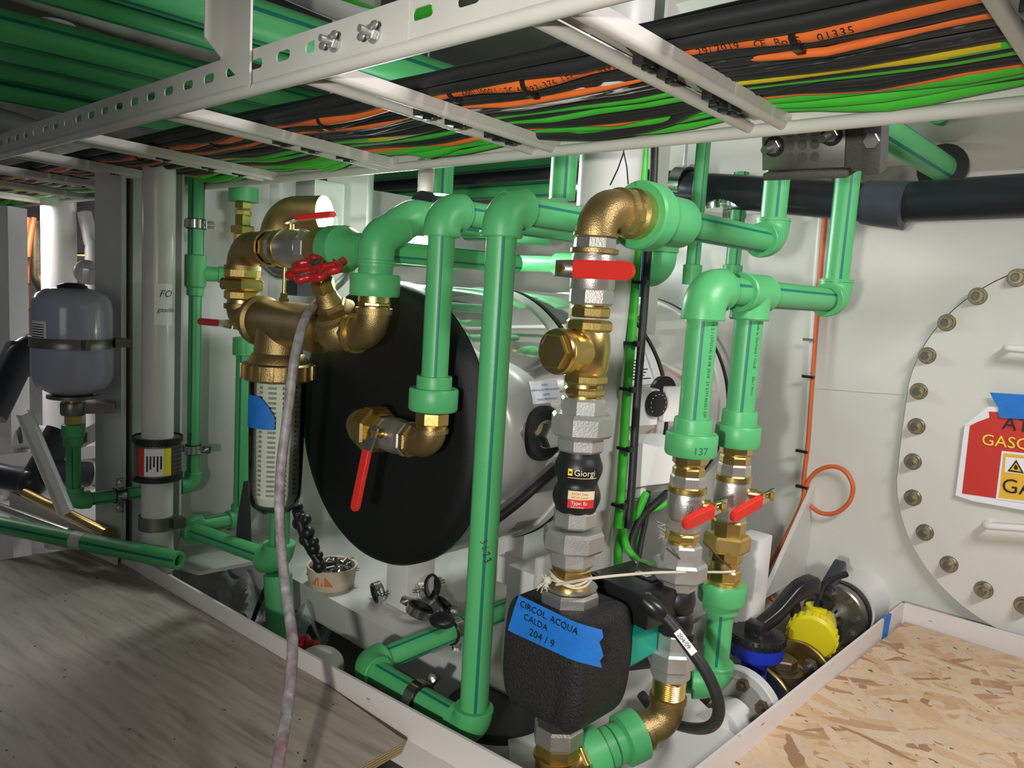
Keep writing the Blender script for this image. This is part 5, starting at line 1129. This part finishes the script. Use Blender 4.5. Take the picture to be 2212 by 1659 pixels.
# ================================================================== BILGE ITEMS UNDER THE TANK
c = onz(716, 1262, .2); t = T('bucket', 'cut-down cardboard tub with orange print full of bolts on the shelf', 'tub', c)
MB().lathe([(.0, .058), (.052, .066), (.056, .066), (.054, .060), (.03, .058), (.03, .001)], c, EZ, 40).build('tub', CLOTH, t)
for a, m in ((-1.0, ORNG), (2.2, ORNG)):
    b = MB(); rows = []
    for j in range(7): q = a-.5+j*.16; rows.append([b.bm.verts.new(c+V((math.cos(q)*rr_, math.sin(q)*rr_, z))) for rr_, z in ((.0605, .016), (.0645, .016+.030*math.sin(j/6*PI)))])
    b.quadring(rows, closed_u=False); b.build('print', m, t)
pro = None
for k in range(34):
    a = random.uniform(0, 6.28); rr_ = .052*math.sqrt(random.random()); z = .036+random.random()*.012+.008*(1-rr_/.052)
    if pro is None: pro = MB().nut(V(), EZ, 0, .005, .008).lathe([(0, .0042), (.026, .0042)], V(), EZ, 10).build('bolt', STEEL, origin=(0, 0, 0)); o = pro; o.location = c+V((rr_*math.cos(a), rr_*math.sin(a), z))
    else: o = dup(pro, c+V((rr_*math.cos(a), rr_*math.sin(a), z)))
    o.rotation_euler = (random.uniform(.8, 2.2), random.uniform(0, 1), random.uniform(0, 6)); tag(o, 'small steel bolt among many in the cardboard tub', 'bolt', 'bolts in the cardboard tub')
q = D(864, 1240, 2.0); y_ = 1.2; z_ = .2
for (px0, px1, py, y_, lb) in ((830, 902, 1270, 1.16, 'square white leg under the tank behind the black cover'),):
    a, b = ony(px0, py, y_), ony(px1, py, y_+.04); MB().box(((a.x+b.x)/2, y_+.05, .31), (b.x-a.x, .09, .22), None, .004).build('leg', WHITE, tank)
MB().box((-1.30, 1.36, .375), (.16, .06, .07), None, .003).build('bracket', WHITE, tank)
t = T('tank_saddle', 'white steel saddle foot with bolted plates under the tank', 'support', (-1.02, 1.2, .02))
ps = [(1085, 1190), (1170, 1130), (1200, 1150), (1205, 1480), (1095, 1500)]
MB().box((-1.01, 1.22, .22), (.12, .10, .40), None, .004).build('foot', WHITE, t); MB().box((-.955, 1.175, .40), (.012, .09, .15), None, .003).build('plate', GREYW, t); MB().box((-.905, 1.20, .42), (.012, .10, .20), None, .003).build('plate', GREYW, t)
MB().lathe([(0, .008), (.004, .007)], V((-.899, 1.17, .41)), EX, 16).build('bolt', STEEL, t); MB().box((-1.10, 1.25, .37), (.12, .03, .06)).build('brace', WHITE, t)
MB().lathe([(-.05, .10), (.05, .10)], V((-.98, 1.28, .30)), EZ, 6).build('block', WHITE, t)
b = D(1612, 1215, 1.75); tag(MB().box((b.x, b.y+.03, .165), (.055, .07, .63), None, .004).lathe([(0, .004), (.001, .004)], D(1608, 1270, 1.71), -EY, 10, mi=1).lathe([(0, .004), (.001, .004)], D(1608, 1300, 1.71), -EY, 10, mi=1).build('white_bracket', [WHITE, BLACK]), 'upright white square bracket behind the rear right brass column', 'bracket')
for i, (px, py, lb) in enumerate(((815, 1290, 'loose open pipe clamp lying on the shelf beside the tank leg'), (925, 1300, 'loose shiny pipe clamp on top of the heap on the shelf'), (905, 1330, 'loose black-lined pipe clamp at the left of the heap on the shelf'), (955, 1325, 'loose black pipe clamp at the right of the heap on the shelf'))):
    c = onz(px, py+14, .2)+EZ*(.03 if i != 1 else .055); ax = nrm(((.3, 1, .2), (1, .2, .3), (.2, .3, 1), (.5, .5, .9))[i]); r = .020 if i == 0 else .026
    clamp(c, ax, r, nrm(((1, 0, .4), (0, 1, 0), (1, .4, 0), (.6, -.7, 0))[i]), lb, w=.018)
tag(MB().ball(D(955, 1340, 1.66), .026, (1.2, 1, .6)).build('rubber_scrap', BLACK), 'black rubber scrap under the loose clamps', 'scrap')
# plastic film, small red wheel, black cable in the dark bilge at left
b = MB(); g = []
c0, cu, cv_ = onz(440, 1300, .08), V((.50, .03, 0)), V((.0, .16, 0))
for i in range(25):
    row = []
    for j in range(15): x, y = i/24, j/14; row.append(b.bm.verts.new(c0+cu*(x-.15)+cv_*(y-.1)+EZ*(.05*math.sin(x*9+y*5)*math.sin(y*7+1)+.03*math.sin(x*23+y*11)+.02*random.random()+.05*(1-abs(2*x-1))))) 
    g.append(row)
b.quadring(g, closed_u=False); tag(b.build('plastic_film', FILM), 'crumpled clear plastic film in the bilge behind the plywood frame', 'plastic film')
q = [D(600, 1235, 1.95), D(578, 1262, 1.95), D(550, 1330, 1.97), D(535, 1380, 2.0)]; tag(MB().tube(q, .006, 10, smooth=6).build('black_cable', BLACK), 'thin black cable hanging down beside the plastic film', 'cable')
q = [D(640, 1100, 1.9), D(655, 1150, 1.9), D(668, 1180, 1.9), D(690, 1215, 1.9)]
b = MB().tube(q, .012, 12, smooth=8)
for k in range(14): b.ball(q[0].lerp(q[-1], k/13)+V((random.uniform(-.02, .02), 0, random.uniform(-.01, .01))), random.uniform(.008, .018), n=6)
tag(b.build('cable_bunch', BLACK), 'bunched black cable between the filter bowl and the tank cover', 'cable')
c = D(640, 1408, 1.7); hw = MB(); ring = []
for k in range(40):
    a = 2*PI*k/40; rad = V((math.cos(a), math.sin(a)*.9, .3*math.sin(a))); ce = c+rad*(.040+.006*math.cos(6*a)); rad.normalize(); ring.append([hw.bm.verts.new(ce+(rad*math.cos(w_)+EZ*math.sin(w_))*.009) for w_ in [2*PI*j/10 for j in range(10)]])
hw.quadring(ring+[ring[0]])
for k in range(3): a = 2*PI*k/3; hw.tube([c, c+V((math.cos(a), math.sin(a)*.9, .3*math.sin(a)))*.04], .006, 8)
t = T('valve_wheel', 'small red valve handwheel low in the bilge behind the floor frame', 'valve', c-EZ*.1); hw.build('handwheel', REDW, t); MB().lathe([(-.12, .02), (0, .012)], c, EZ, 20).build('stem', BLACK, t)
tag(MB().tube([D(600, 1240, 1.93), D(610, 1420, 1.93)], .035, 24).build('green_pipe', GREEN), 'dark green pipe dropping into the bilge below the big elbow', 'pipe')
tag(MB().ball(D(690, 1435, 1.6), .05, (1, 1, .7)).lathe([(-.1, .05), (0, .05)], D(690, 1440, 1.6), EZ, 24).build('pipe_plug', GREYW), 'pale rounded pipe cap in the bilge right of the red wheel', 'cap')
tag(MB().slab([D(526, 1040, 2.02), D(536, 1040, 2.02), D(542, 1200, 2.02), D(506, 1200, 2.02), D(514, 1110, 2.02)], .01).build('black_sheet', BLACK), 'black rubber sheet edge behind the left green pipe', 'sheet')
# ================================================================== REAR PIPES SEEN OVER THE TANK
def xrun(px0, px1, py, y, r, lb, m=None, off=20, name='green_pipe'):
    a = ony(px0, py, y); b = V((xat(y, a.z, px1), y, a.z)); t = T(name, lb, 'pipe', (a+b)/2-EZ*r)
    if m is None: gpipe(t, a, b, r, off=off)
    else: MB().tube([a, b], r, 28).build('pipe', m, t)
    return t, a, b
t, a, b = xrun(850, 1222, 561, 1.62, .022, 'green pipe running level behind the risers just above the tank', off=40)
MB().lathe([(0, .031), (.10, .031)], b-EX*.03, EX, 32).build('coupling', GREEN, t); MB().lathe([(0, .028), (.05, .028)], a.lerp(b, .33), EX, 32).build('coupling', GREEN, t)
xrun(780, 1255, 431, 2.0, .027, 'thick green pipe level behind the riser elbows near the ceiling', off=36)
xrun(700, 1300, 385, 2.05, .04, 'dark green pipe above the thick level one behind the risers', off=36)
xrun(780, 1250, 405, 1.95, .02, 'black pipe running level under the far tray rail behind the risers', BLPIPE, name='black_pipe')
t, a, b = xrun(1010, 1150, 500, 1.75, .03, 'green pipe with elbow behind the tall riser elbow', off=36); gelbow(t, b, -EX, EY, .03, 1.3, 1.8)
t, a, b = xrun(930, 1235, 482, 1.60, .028, 'green pipe behind the two riser elbows ending at the white pillar', off=36)
for (px, py0, py1, d, r, lb) in ((957, 350, 420, 1.9, .028, 'upright green pipe behind the shorter riser elbow'), (1222, 310, 430, 1.75, .030, 'upright dark green pipe left of the white pillar under the tray'), (1521, 300, 590, 1.95, .018, 'slim upright green pipe behind the level pipe, left of the two'), (1590, 500, 590, 2.0, .019, 'slim upright green pipe above the riser elbow, right of the two')):
    a, b = D(px, py0, d), D(px, py1, d); b.x, b.y = a.x, a.y; t = T('green_pipe', lb, 'pipe', b); gpipe(t, a+EZ*.15, b, r, off=5)
    if px > 1500: MB().lathe([(0, r*1.3), (.05, r*1.35), (.052, r)], b-EZ*.03, EZ, 32).build('socket', GREEN, t)
    if px == 1590: MB().lathe([(-.02, r*1.4), (.01, r*1.4)], a, EZ, 32).build('socket', GREEN, t)
c = D(1427, 590, 1.75); t = T('green_elbow', 'green elbow with brass nipple right of the white pillar', 'elbow', c-EZ*.03)
gelbow(t, c, EZ, -EX, .026, 1.25, 2.0); MB().lathe([(.045, .026), (.047, .036), (.078, .036), (.08, .03)], c, EZ, 36).build('socket', GREEN, t); MB().nut(c, EZ, .08, .11, .023, 6).build('nipple', BRASS, t); gpipe(t, c-EX*.03, c-EX*.12, .026)
c = D(920, 400, 1.62); tag(MB().box(c, (.006, .034, .085), Matrix.Rotation(-.75, 3, 'Z'), .002).box(c-EZ*.055, (.006, .016, .04), Matrix.Rotation(-.75, 3, 'Z')).build('steel_strap', STEEL), 'grey steel hanger strap between the green riser elbows', 'strap')
tag(MB().lathe([(-.008, .039), (.008, .039)], D(915, 455, 1.57), EY, 32).build('rubber_ring', BLACK), 'black rubber ring behind the 45 degree green pipe', 'ring')
# dark waste pipe under the overhead bracket, along the back wall
y_ = 1.86; A = ony(1380, 392, y_); zq = ony(2100, 425, y_).z; zr = ony(1700, 425, y_).z
t = T('black_pipe', 'thick black pipe with coupling running level along the back wall', 'pipe', (-.8, y_, zq-.05))
p0, p1 = ony(1380, 398, y_), ony(1900, 440, y_-.02); p2 = ony(2300, 418, y_-.06)
MB().tube([p0-EX*.25, p0, p1], .0435, 40).build('pipe', BLPIPE, t); MB().tube([p1, p2], .0435, 40).build('pipe', BLPIPE, t)
dd = (p1-p0).normalized(); MB().lathe([(-.035, .0435), (-.03, .049), (.0, .051), (.06, .0535), (.064, .046)], p1, dd, 40).build('coupling', GREYP, t)
q = ony(1475, 400, y_); clamp(q, dd, .0437, V((0, -.55, -.8)), 'wide steel pipe clamp with hanging rod round the black pipe', w=.035, rod=V((0, 0, .2)))
for (a, b, r, lb) in (((1900, 285), (2035, 362), .031, 'green pipe slanting away overhead into a dark hole at right'), ((2000, 235), (2052, 256), .022, 'short green pipe end poking out overhead at right')):
    p = ony(*b, 2.02); q = p+V((-.02, -.42, .02)); t = T('green_pipe', lb, 'pipe', p-EZ*.03); gpipe(t, q, p, r, off=20)
    if r < .03: MB().lathe([(-.09, r*1.3), (-.005, r*1.3)], p, EY, 32).build('socket', GREEN, t); MB().lathe([(0, r), (.03, r*.9)], p, EY, 32).build('thread', CLOTH, t)
    else: MB().lathe([(0, .055), (.01, .055)], p+EY*.0, EY, 24).build('sleeve', BLACK, t)
# flange disc seen behind the header
c = D(1588, 445, 2.02); tag(MB().lathe([(-.012, .075), (0, .078), (.012, .075)], c, EZ, 40).nut(c, EZ, -.035, -.01, .03, 6).build('steel_flange', CHROME), 'round steel flange behind the green header pipe', 'flange')
tag(MB().box(c+EZ*.032, (.10, .06, .024)).box(c+V((-.0, -.031, .032)), (.02, .004, .018), mi=1).build('white_tag', [WHITE, BLACK]), 'small white plate on top of the steel flange', 'plate')
# conduit with orange cable on the back wall
yw = 2.145; pts = [ony(x, y, yw) for x, y in ((1776, 445), (1766, 560), (1757, 700), (1748, 860), (1740, 960), (1733, 1040))]
tag(MB().tube(pts, .009, 14, smooth=4).build('conduit', WHITE), 'slim white conduit running down the back wall beside the orange cable', 'conduit')
pts = [ony(x, y, yw-.012) for x, y in ((1812, 350), (1792, 420), (1784, 460), (1773, 580), (1762, 720), (1752, 860), (1745, 960), (1736, 1040), (1742, 1080), (1770, 1107), (1805, 1108), (1834, 1085), (1842, 1050), (1825, 1018), (1795, 1008), (1762, 1020), (1742, 1050), (1733, 1090), (1712, 1150), (1690, 1200), (1682, 1235), (1700, 1262), (1735, 1278))]
pts = [p+V((0, -.012*max(0, min(1, (k-15)/3))-.14*max(0, (k-17)/5), 0)) for k, p in enumerate(pts)]
pts = [V(q) for q in pts]; tag(MB().tube(pts, .0058, 12, smooth=8).build('orange_cable', ORTUBE), 'orange cable with a round loop running down the back wall', 'cable')
for px, py, m in ((1772, 464, BLACKP), (1748, 734, CHROME), (1746, 814, BLACKP), (1732, 975, BLACKP), (1732, 1052, BLACKP)):
    q = ony(px, py, yw-.018); tag(MB().box(q, (.034, .008, .0075)).build('cable_tie', m), 'tie holding the orange cable to the white conduit on the back wall' if m is BLACKP else 'steel clip holding the orange cable to the white conduit', 'cable tie', 'black ties on the wall conduit' if m is BLACKP else None)
# ================================================================== MANHOLE
mc = V((-.238, 2.158, .700)); MR, MS = .362, .09
def oval(R, n=64):
    o = []
    for k in range(n):
        a = 2*PI*k/n; o.append((R*math.cos(a), R*math.sin(a)+(MS if math.sin(a) > 1e-9 else -MS if math.sin(a) < -1e-9 else 0)))
    return o
mh = T('manhole_cover', 'oval white manhole cover bolted to the back wall at the right', 'manhole cover', mc-EZ*.45)
b = MB(); b.prism(oval(MR), mc-EY*.001, EX, EZ, .022); b.build('cover_plate', WALLW, mh)
b = MB(); b.prism(oval(MR+.004), mc, EX, EZ, .012); b.build('gasket', BLACK, mh)
yb = mc.y-.023; pro = None
for (px, py) in ((2197, 600), (2112, 640), (2045, 697), (2003, 768), (1985, 845), (1980, 921), (1972, 997), (1972, 1075), (1998, 1150), (2050, 1219), (2125, 1274), (2212, 1308)):
    p = ony(px, py, yb)
    if pro is None: b = MB().lathe([(0, .0215), (.004, .0205)], p, -EY, 28).lathe([(.003, .018), (.008, .0165), (.014, .0155)], p, -EY, 6).lathe([(.012, .0095), (.027, .0095), (.029, .008)], p, -EY, 20); pro = b.build('bolt', STEEL, mh); pl0 = p; MB().lathe([(.014, .0155), (.0165, .0145), (.0165, .010)], p, -EY, 24).lathe([(.0038, .0198), (.005, .0185)], p, -EY, 24).build('nut', ZINC, pro); nt_ = [q for q in COL.objects if q.parent == pro][0]
    else:
        o = pro.copy(); COL.objects.link(o); o.location = p-pl0; n_ = nt_.copy(); COL.objects.link(n_); n_.parent = o
for py, x0, x1 in ((752, 2172, 2330), (1136, 2126, 2330)):
    a, c = ony(x0, py, yb-.04), ony(x1, py+14, yb-.04); MB().tube([V((a.x, yb, a.z)), a, c, V((c.x, yb, c.z))], .0085, 16, fil=.012).build('handle', WHITE, mh)
# warning sheet
ys = yb-.012; S = lambda px, py, dy=0.: ony(px, py, ys-dy)
sg = T('warning_sign', 'red warning sheet with a yellow gas panel taped to the manhole cover', 'sign', S(2150, 1090))
b = MB(); b.slab([S(2084, 918), S(2134, 878), S(2300, 884), S(2300, 1118), S(2100, 1082), S(2064, 1070)], .0006, EY); b.build('sheet', PAPER, sg)
b = MB(); b.slab([S(2095, 920, .001), S(2135, 900, .001), S(2135, 889, .001), S(2300, 897, .001), S(2300, 1098, .001), S(2078, 1066, .001)], .0004, EY); rd = b.build('red_field', REDS, sg)
b = MB(); b.slab([S(2082, 920, .0016), S(2134, 879, .006), S(2137, 902, .002), S(2097, 917, .002)], .0006, EY); b.build('curled_corner', PAPER, sg)
b = MB(); b.slab([S(2164, 974, .0018), S(2300, 988, .0018), S(2300, 1098, .0018), S(2151, 1078, .0018)], .0004, EY); wp = b.build('white_frame', PAPER, rd)
b = MB(); b.slab([S(2168, 979, .0024), S(2300, 993, .0024), S(2300, 1092, .0024), S(2157, 1075, .0024)], .0004, EY); b.build('yellow_panel', AMBER, rd)
b = MB(); b.slab([S(2172, 987, .003), S(2300, 1000, .003), S(2300, 1033, .003), S(2170, 1020, .003)], .0003, EY); b.build('white_box', PAPER, rd)
b = MB(); b.slab([S(2195, 993, .0034), S(2212, 1023, .0034), S(2176, 1018, .0034)], .0003, EY); b.build('triangle', INK, rd)
b = MB(); b.slab([S(2195, 999, .0038), S(2206, 1019, .0038), S(2182, 1015, .0038)], .0003, EY); b.build('triangle_fill', AMBER, rd)
b = MB(); b.slab([S(2194, 1003, .0042), S(2198, 1008, .0042), S(2199, 1013, .0042), S(2195, 1015, .0042), S(2190, 1013, .0042), S(2191, 1007, .0042)], .0003, EY); b.build('flame', INK, rd)
def wtext(s, p0, p1, h, m, dy=.004):
    a, c = S(*p0, dy), S(*p1, dy); u = (c-a).normalized(); text(s, a, u, EZ-u*EZ.dot(u), h, m, rd, .0002)
wtext('ATT', (2164, 926), (2212, 933), .044, INK); wtext('GASOL', (2119, 960), (2212, 971), .038, INKY); wtext('GA', (2162, 1062), (2212, 1069), .048, INK)
b = MB(); b.slab([S(2138, 848, .006), S(2300, 858, .006), S(2300, 912, .006), S(2159, 902, .006), S(2156, 890, .006), S(2157, 881, .006), S(2148, 868, .006)], .0006, EY)
tag(b.build('tape_strip', TAPEB), 'blue tape strip holding the top of the red warning sheet', 'tape')
# ================================================================== VALVES BEHIND THE RIGHT FRAME
# level transmitter on the wall stub
st0 = ony(1868, 1300, 2.12); ax = -EY; c = V((-.655, 1.97, .235))
t = T('level_transmitter', 'yellow transmitter head with black cap on a bolted steel flange of the wall stub', 'transmitter', c-EZ*.1)
MB().lathe([(-.20, .072), (-.07, .072), (-.05, .078)], c, ax, 48).build('wall_stub', WHITE, t)
MB().lathe([(-.055, .066), (-.03, .066), (-.03, .078), (-.012, .078)], c, ax, 48).build('gasket', BLACK, t)
MB().lathe([(-.012, .073), (-.004, .077), (.018, .077), (.022, .073)], c, ax, 48).build('flange', STEEL, t)
for k in range(8):
    a = 2*PI*k/8+.2; q = c+V((.056*math.cos(a), 0, .056*math.sin(a))); MB().nut(q, ax, .02, .034, .010).build('bolt', STEEL, t)
MB().lathe([(.02, .03), (.05, .026), (.09, .02)], c, ax, 24).build('neck', CHROME, t)
hc = c+V((.005, -.155, .0)); hx = nrm((.25, -1, -.12))
b = MB(); b.lathe([(-.055, .040), (-.045, .046), (.01, .050), (.012, .056), (.036, .056), (.042, .050), (.045, .03)], hc, hx, 48)
for k in range(22):
    a = 2*PI*k/22; u, v, w_ = frame(hx); b.box(hc+hx*.024+(u*math.cos(a)+v*math.sin(a))*.056, (.006, .006, .022), Matrix((u*math.cos(a)+v*math.sin(a), -u*math.sin(a)+v*math.cos(a), w_)).transposed(), .001)
b.lathe([(0, .026), (.058, .026)], hc-hx*.01, EZ, 24); b.build('head', YELL, t)
MB().lathe([(.055, .015), (.075, .015)], hc-hx*.01+V((.018, .01, 0)), EZ, 20).tube([hc+EZ*.06, hc+V((-.01, .06, .10)), hc+V((.02, .12, .12))], .008, 12, smooth=5).lathe([(0, .014), (.06, .014)], hc+V((-.045, 0, .02)), nrm((-.3, 0, 1)), 20).build('cable_entry', BLACKP, t)
tag(MB().box(c+V((-.005, -.03, .105)), (.03, .09, .03), Matrix.Rotation(.5, 3, 'X'), .006).build('rubber_flap', GREYP), 'dark grey rubber flap above the transmitter flange', 'flap')
# butterfly valve
bc = D(1635, 1378, 1.66); bx, by = bc.x, bc.y
t = T('butterfly_valve', 'blue butterfly valve with black notch plate and long black lever', 'valve', (bx, by, .02)); o = V((bx, by, 0)); bz = bc.z
MB().lathe([(bz-.20, .05), (bz-.16, .045), (bz-.12, .027), (bz-.036, .027), (bz-.034, .057), (bz-.006, .057)], o, EZ, 40).build('body', BLUEV, t)
b = MB().lathe([(bz-.006, .059), (bz+.004, .060), (bz+.012, .056), (bz+.014, .02)], o, EZ, 48)
for k in range(30):
    a = 2*PI*k/30; b.box(o+V((.059*math.cos(a), .059*math.sin(a), bz+.004)), (.005, .005, .012), Matrix.Rotation(a, 3, 'Z'))
b.lathe([(bz+.012, .024), (bz+.022, .022)], o, EZ, 32); b.build('notch_plate', BLACKP, t)
la = V((bx-.004, by-.004, bz+.02)); lb_ = D(1762, 1268, 1.74); pts = [la, la.lerp(lb_, .30)+EZ*.002, la.lerp(lb_, .62)+EZ*.022, lb_.lerp(la, .1)+EZ*.014, lb_+EZ*.002]
pp = catmull([V(q) for q in pts], 8); b = MB(); rings = []; d = (lb_-la); d.z = 0; d.normalize(); sd = V((-d.y, d.x, 0))
for i, q in enumerate(pp):
    s = i/(len(pp)-1); w_ = .013+.004*math.sin(PI*s); h_ = .013+.010*s*(1-s)*2+.006*s
    rings.append([b.bm.verts.new(q+sd*w_*cx+EZ*h_*cz_) for cx, cz_ in ((-1, -.7), (-.7, -1), (.7, -1), (1, -.7), (1, .7), (.7, 1), (-.7, 1), (-1, .7))])
b.quadring(rings); b.cap(rings[0], 0, True); b.cap(rings[-1]); b.box(la+EZ*.004, (.036, .036, .028), None, .006); b.build('lever', BLACKP, t, sharp=50)
# flanges of the valve line (axis along the frame), each placed by the top of its rim
def disc(px, py, y, r, th, m, name, parent, seg=56):
    q = ony(px, py, y)-EZ*r; q.x = min(q.x, -.548-r); return MB().lathe([(-th/2, r*.97), (-th/2+.002, r), (th/2-.002, r), (th/2, r*.97)], q, EY, seg).build(name, m, parent), q
t = T('flanged_pipe', 'bolted bronze pipe flanges with a hexagonal cap behind the right floor frame', 'flange', (bx, 1.5, .0))
fy = by+.05
_, q1 = disc(1640, 1437, fy, .088, .018, BRNZ2, 'flange', t); disc(1642, 1438, fy-.012, .0875, .006, BRASS, 'gasket', t); _, q2 = disc(1728, 1385, fy+.17, .09, .018, BRNZ2, 'flange', t); disc(1730, 1386, fy+.158, .0895, .006, BRASS, 'gasket', t)
MB().tube([q1-EY*.05, q2+EY*.2], .05, 32).build('pipe', BRNZ2, t)
q = ony(1692, 1420, fy+.085); MB().lathe([(-.12, .05), (-.05, .046), (-.028, .046), (-.026, .036), (-.02, .036)], q, EZ, 40).build('bonnet', BRNZ2, t); MB().nut(q, EZ, -.022, 0, .032, 6).build('hex_cap', BRNZ2, t)
q = ony(1752, 1436, fy+.145); MB().nut(q, -EY, 0, .018, .017).lathe([(0, .008), (.03, .008)], q, -EY, 16).build('bolt', STEEL, t)
t = T('flanged_pipe', 'grey painted flange with a short white pipe bend in front of the blue valve', 'flange', (-.64, 1.43, .08))
o_, q = disc(1606, 1444, 1.44, .090, .024, GREYW, 'flange', t); MB().lathe([(-.015, .072), (-.012, .076)], q, EY, 48).build('raised_face', DIRTY, t)
w2 = ony(1580, 1545, 1.36); MB().tube([q-EY*.01, V((q.x, 1.37, q.z-.02)), w2+V((-.02, -.04, -.02))], .036, 32, fil=.02).build('bend', WPIPE, t)
for a in (.6, 1.4, 2.2, 3.0): z = q+V((.066*math.cos(a), -.012, .066*math.sin(a))); MB().nut(z, -EY, 0, .014, .013).lathe([(0, .007), (.024, .007)], z, -EY, 12).build('bolt', BRNZ2, t)
q = D(1075, 1515, 1.5); tag(MB().lathe([(-.02, .10), (-.01, .105), (.0, .10)], q-EZ*.01, EZ, 40).build('rubber_mat', BLACK), 'black rubber pad under the white tank foot', 'mat')
c = onz(1075, 1325, .2); tag(MB().box((c.x+.02, c.y+.22, .23), (.10, .06, .09), None, .004).build('grey_block', DIRTY), 'grey block behind the end of the low green cross pipe', 'block')
# ================================================================== LIGHT AND CAMERA
c = D(905, 520, 2.35); wl = T('work_lamp', 'bright white work lamp glaring between the green pipes at the back', 'lamp', c-EZ*.08)
n = (CAM-c).normalized(); u, v, w_ = frame(n); R = Matrix((v, u, n)).transposed(); b = MB().box(c-n*.02, (.15, .13, .04), R, .008).build('housing', WHITE, wl); MB().box(c+n*.002, (.125, .105, .004), R).build('lens', LAMPM, wl); MB().tube([c-n*.03, V((c.x, c.y, 1.86))-n*.03], .008, 10).build('hanger_rod', STEEL, wl)
def light(kind, name, loc, e, col, size=.1, aim=None, **k):
    l = bpy.data.lights.new(name, kind); l.energy = e; l.color = col
    if kind == 'AREA': l.shape = 'RECTANGLE'; l.size = size; l.size_y = k.get('sy', size)
    else: l.shadow_soft_size = size
    if kind == 'SPOT': l.spot_size = k.get('ang', 1.5); l.spot_blend = .8
    o = bpy.data.objects.new(name, l); COL.objects.link(o); o.location = V(loc)
    if aim is not None: o.rotation_euler = (V(aim)-V(loc)).to_track_quat('-Z', 'Y').to_euler()
    return o
rgt = ray(PX+F, PY)-ray(PX, PY); fw = ray(PX, PY); upv = ray(PX, PY-F)-ray(PX, PY)
light('SPOT', 'torch', CAM-rgt*.30-upv*.06-fw*.40, 60, (1., .985, .93), .03, aim=D(1300, 920, 1.4), ang=1.14)
light('AREA', 'ceiling_fluorescent', (.55, 1.15, 1.82), 23, (1., .95, .98), .9, aim=(-.2, 1.5, .4), sy=.12)
light('AREA', 'rear_fluorescent', (-2.9, 2.2, 1.3), 9, (.97, .96, 1.), .9, aim=(-2.88, 2.1, 0), sy=.2)
light('AREA', 'tank_lamp', c+V((.05, -.1, .12)), 10, (.93, 1., .98), .25, aim=(-1.2, 1.4, 1.1))
light('AREA', 'left_fluorescent', (-3.3, .6, 1.2), 8, (1., .95, .98), .6, aim=(-3.25, .6, 0), sy=.2)
light('AREA', 'fill_light', (.1, -1.3, 1.15), 4, (1., .97, .94), .9, aim=(-1.2, .9, .45))  # added soft fill from behind the camera, not a lamp of the room
w = bpy.data.worlds.new('machinery_space'); SC.world = w; w.use_nodes = True; w.node_tree.nodes['Background'].inputs[0].default_value = (.8, .85, .9, 1); w.node_tree.nodes['Background'].inputs[1].default_value = .045
cd = bpy.data.cameras.new('camera'); cd.sensor_width = 36; cd.lens = 36*F/2212; cd.clip_start = .02
co_ = bpy.data.objects.new('camera', cd); COL.objects.link(co_); SC.camera = co_
M3 = Matrix((rgt.normalized(), upv.normalized(), -fw.normalized())).transposed(); co_.matrix_world = Matrix.Translation(CAM) @ M3.to_4x4()
vs = SC.view_settings; vs.view_transform = 'Standard'; vs.look = 'None'; vs.exposure = .45; vs.gamma = 1; vs.use_curve_mapping = False
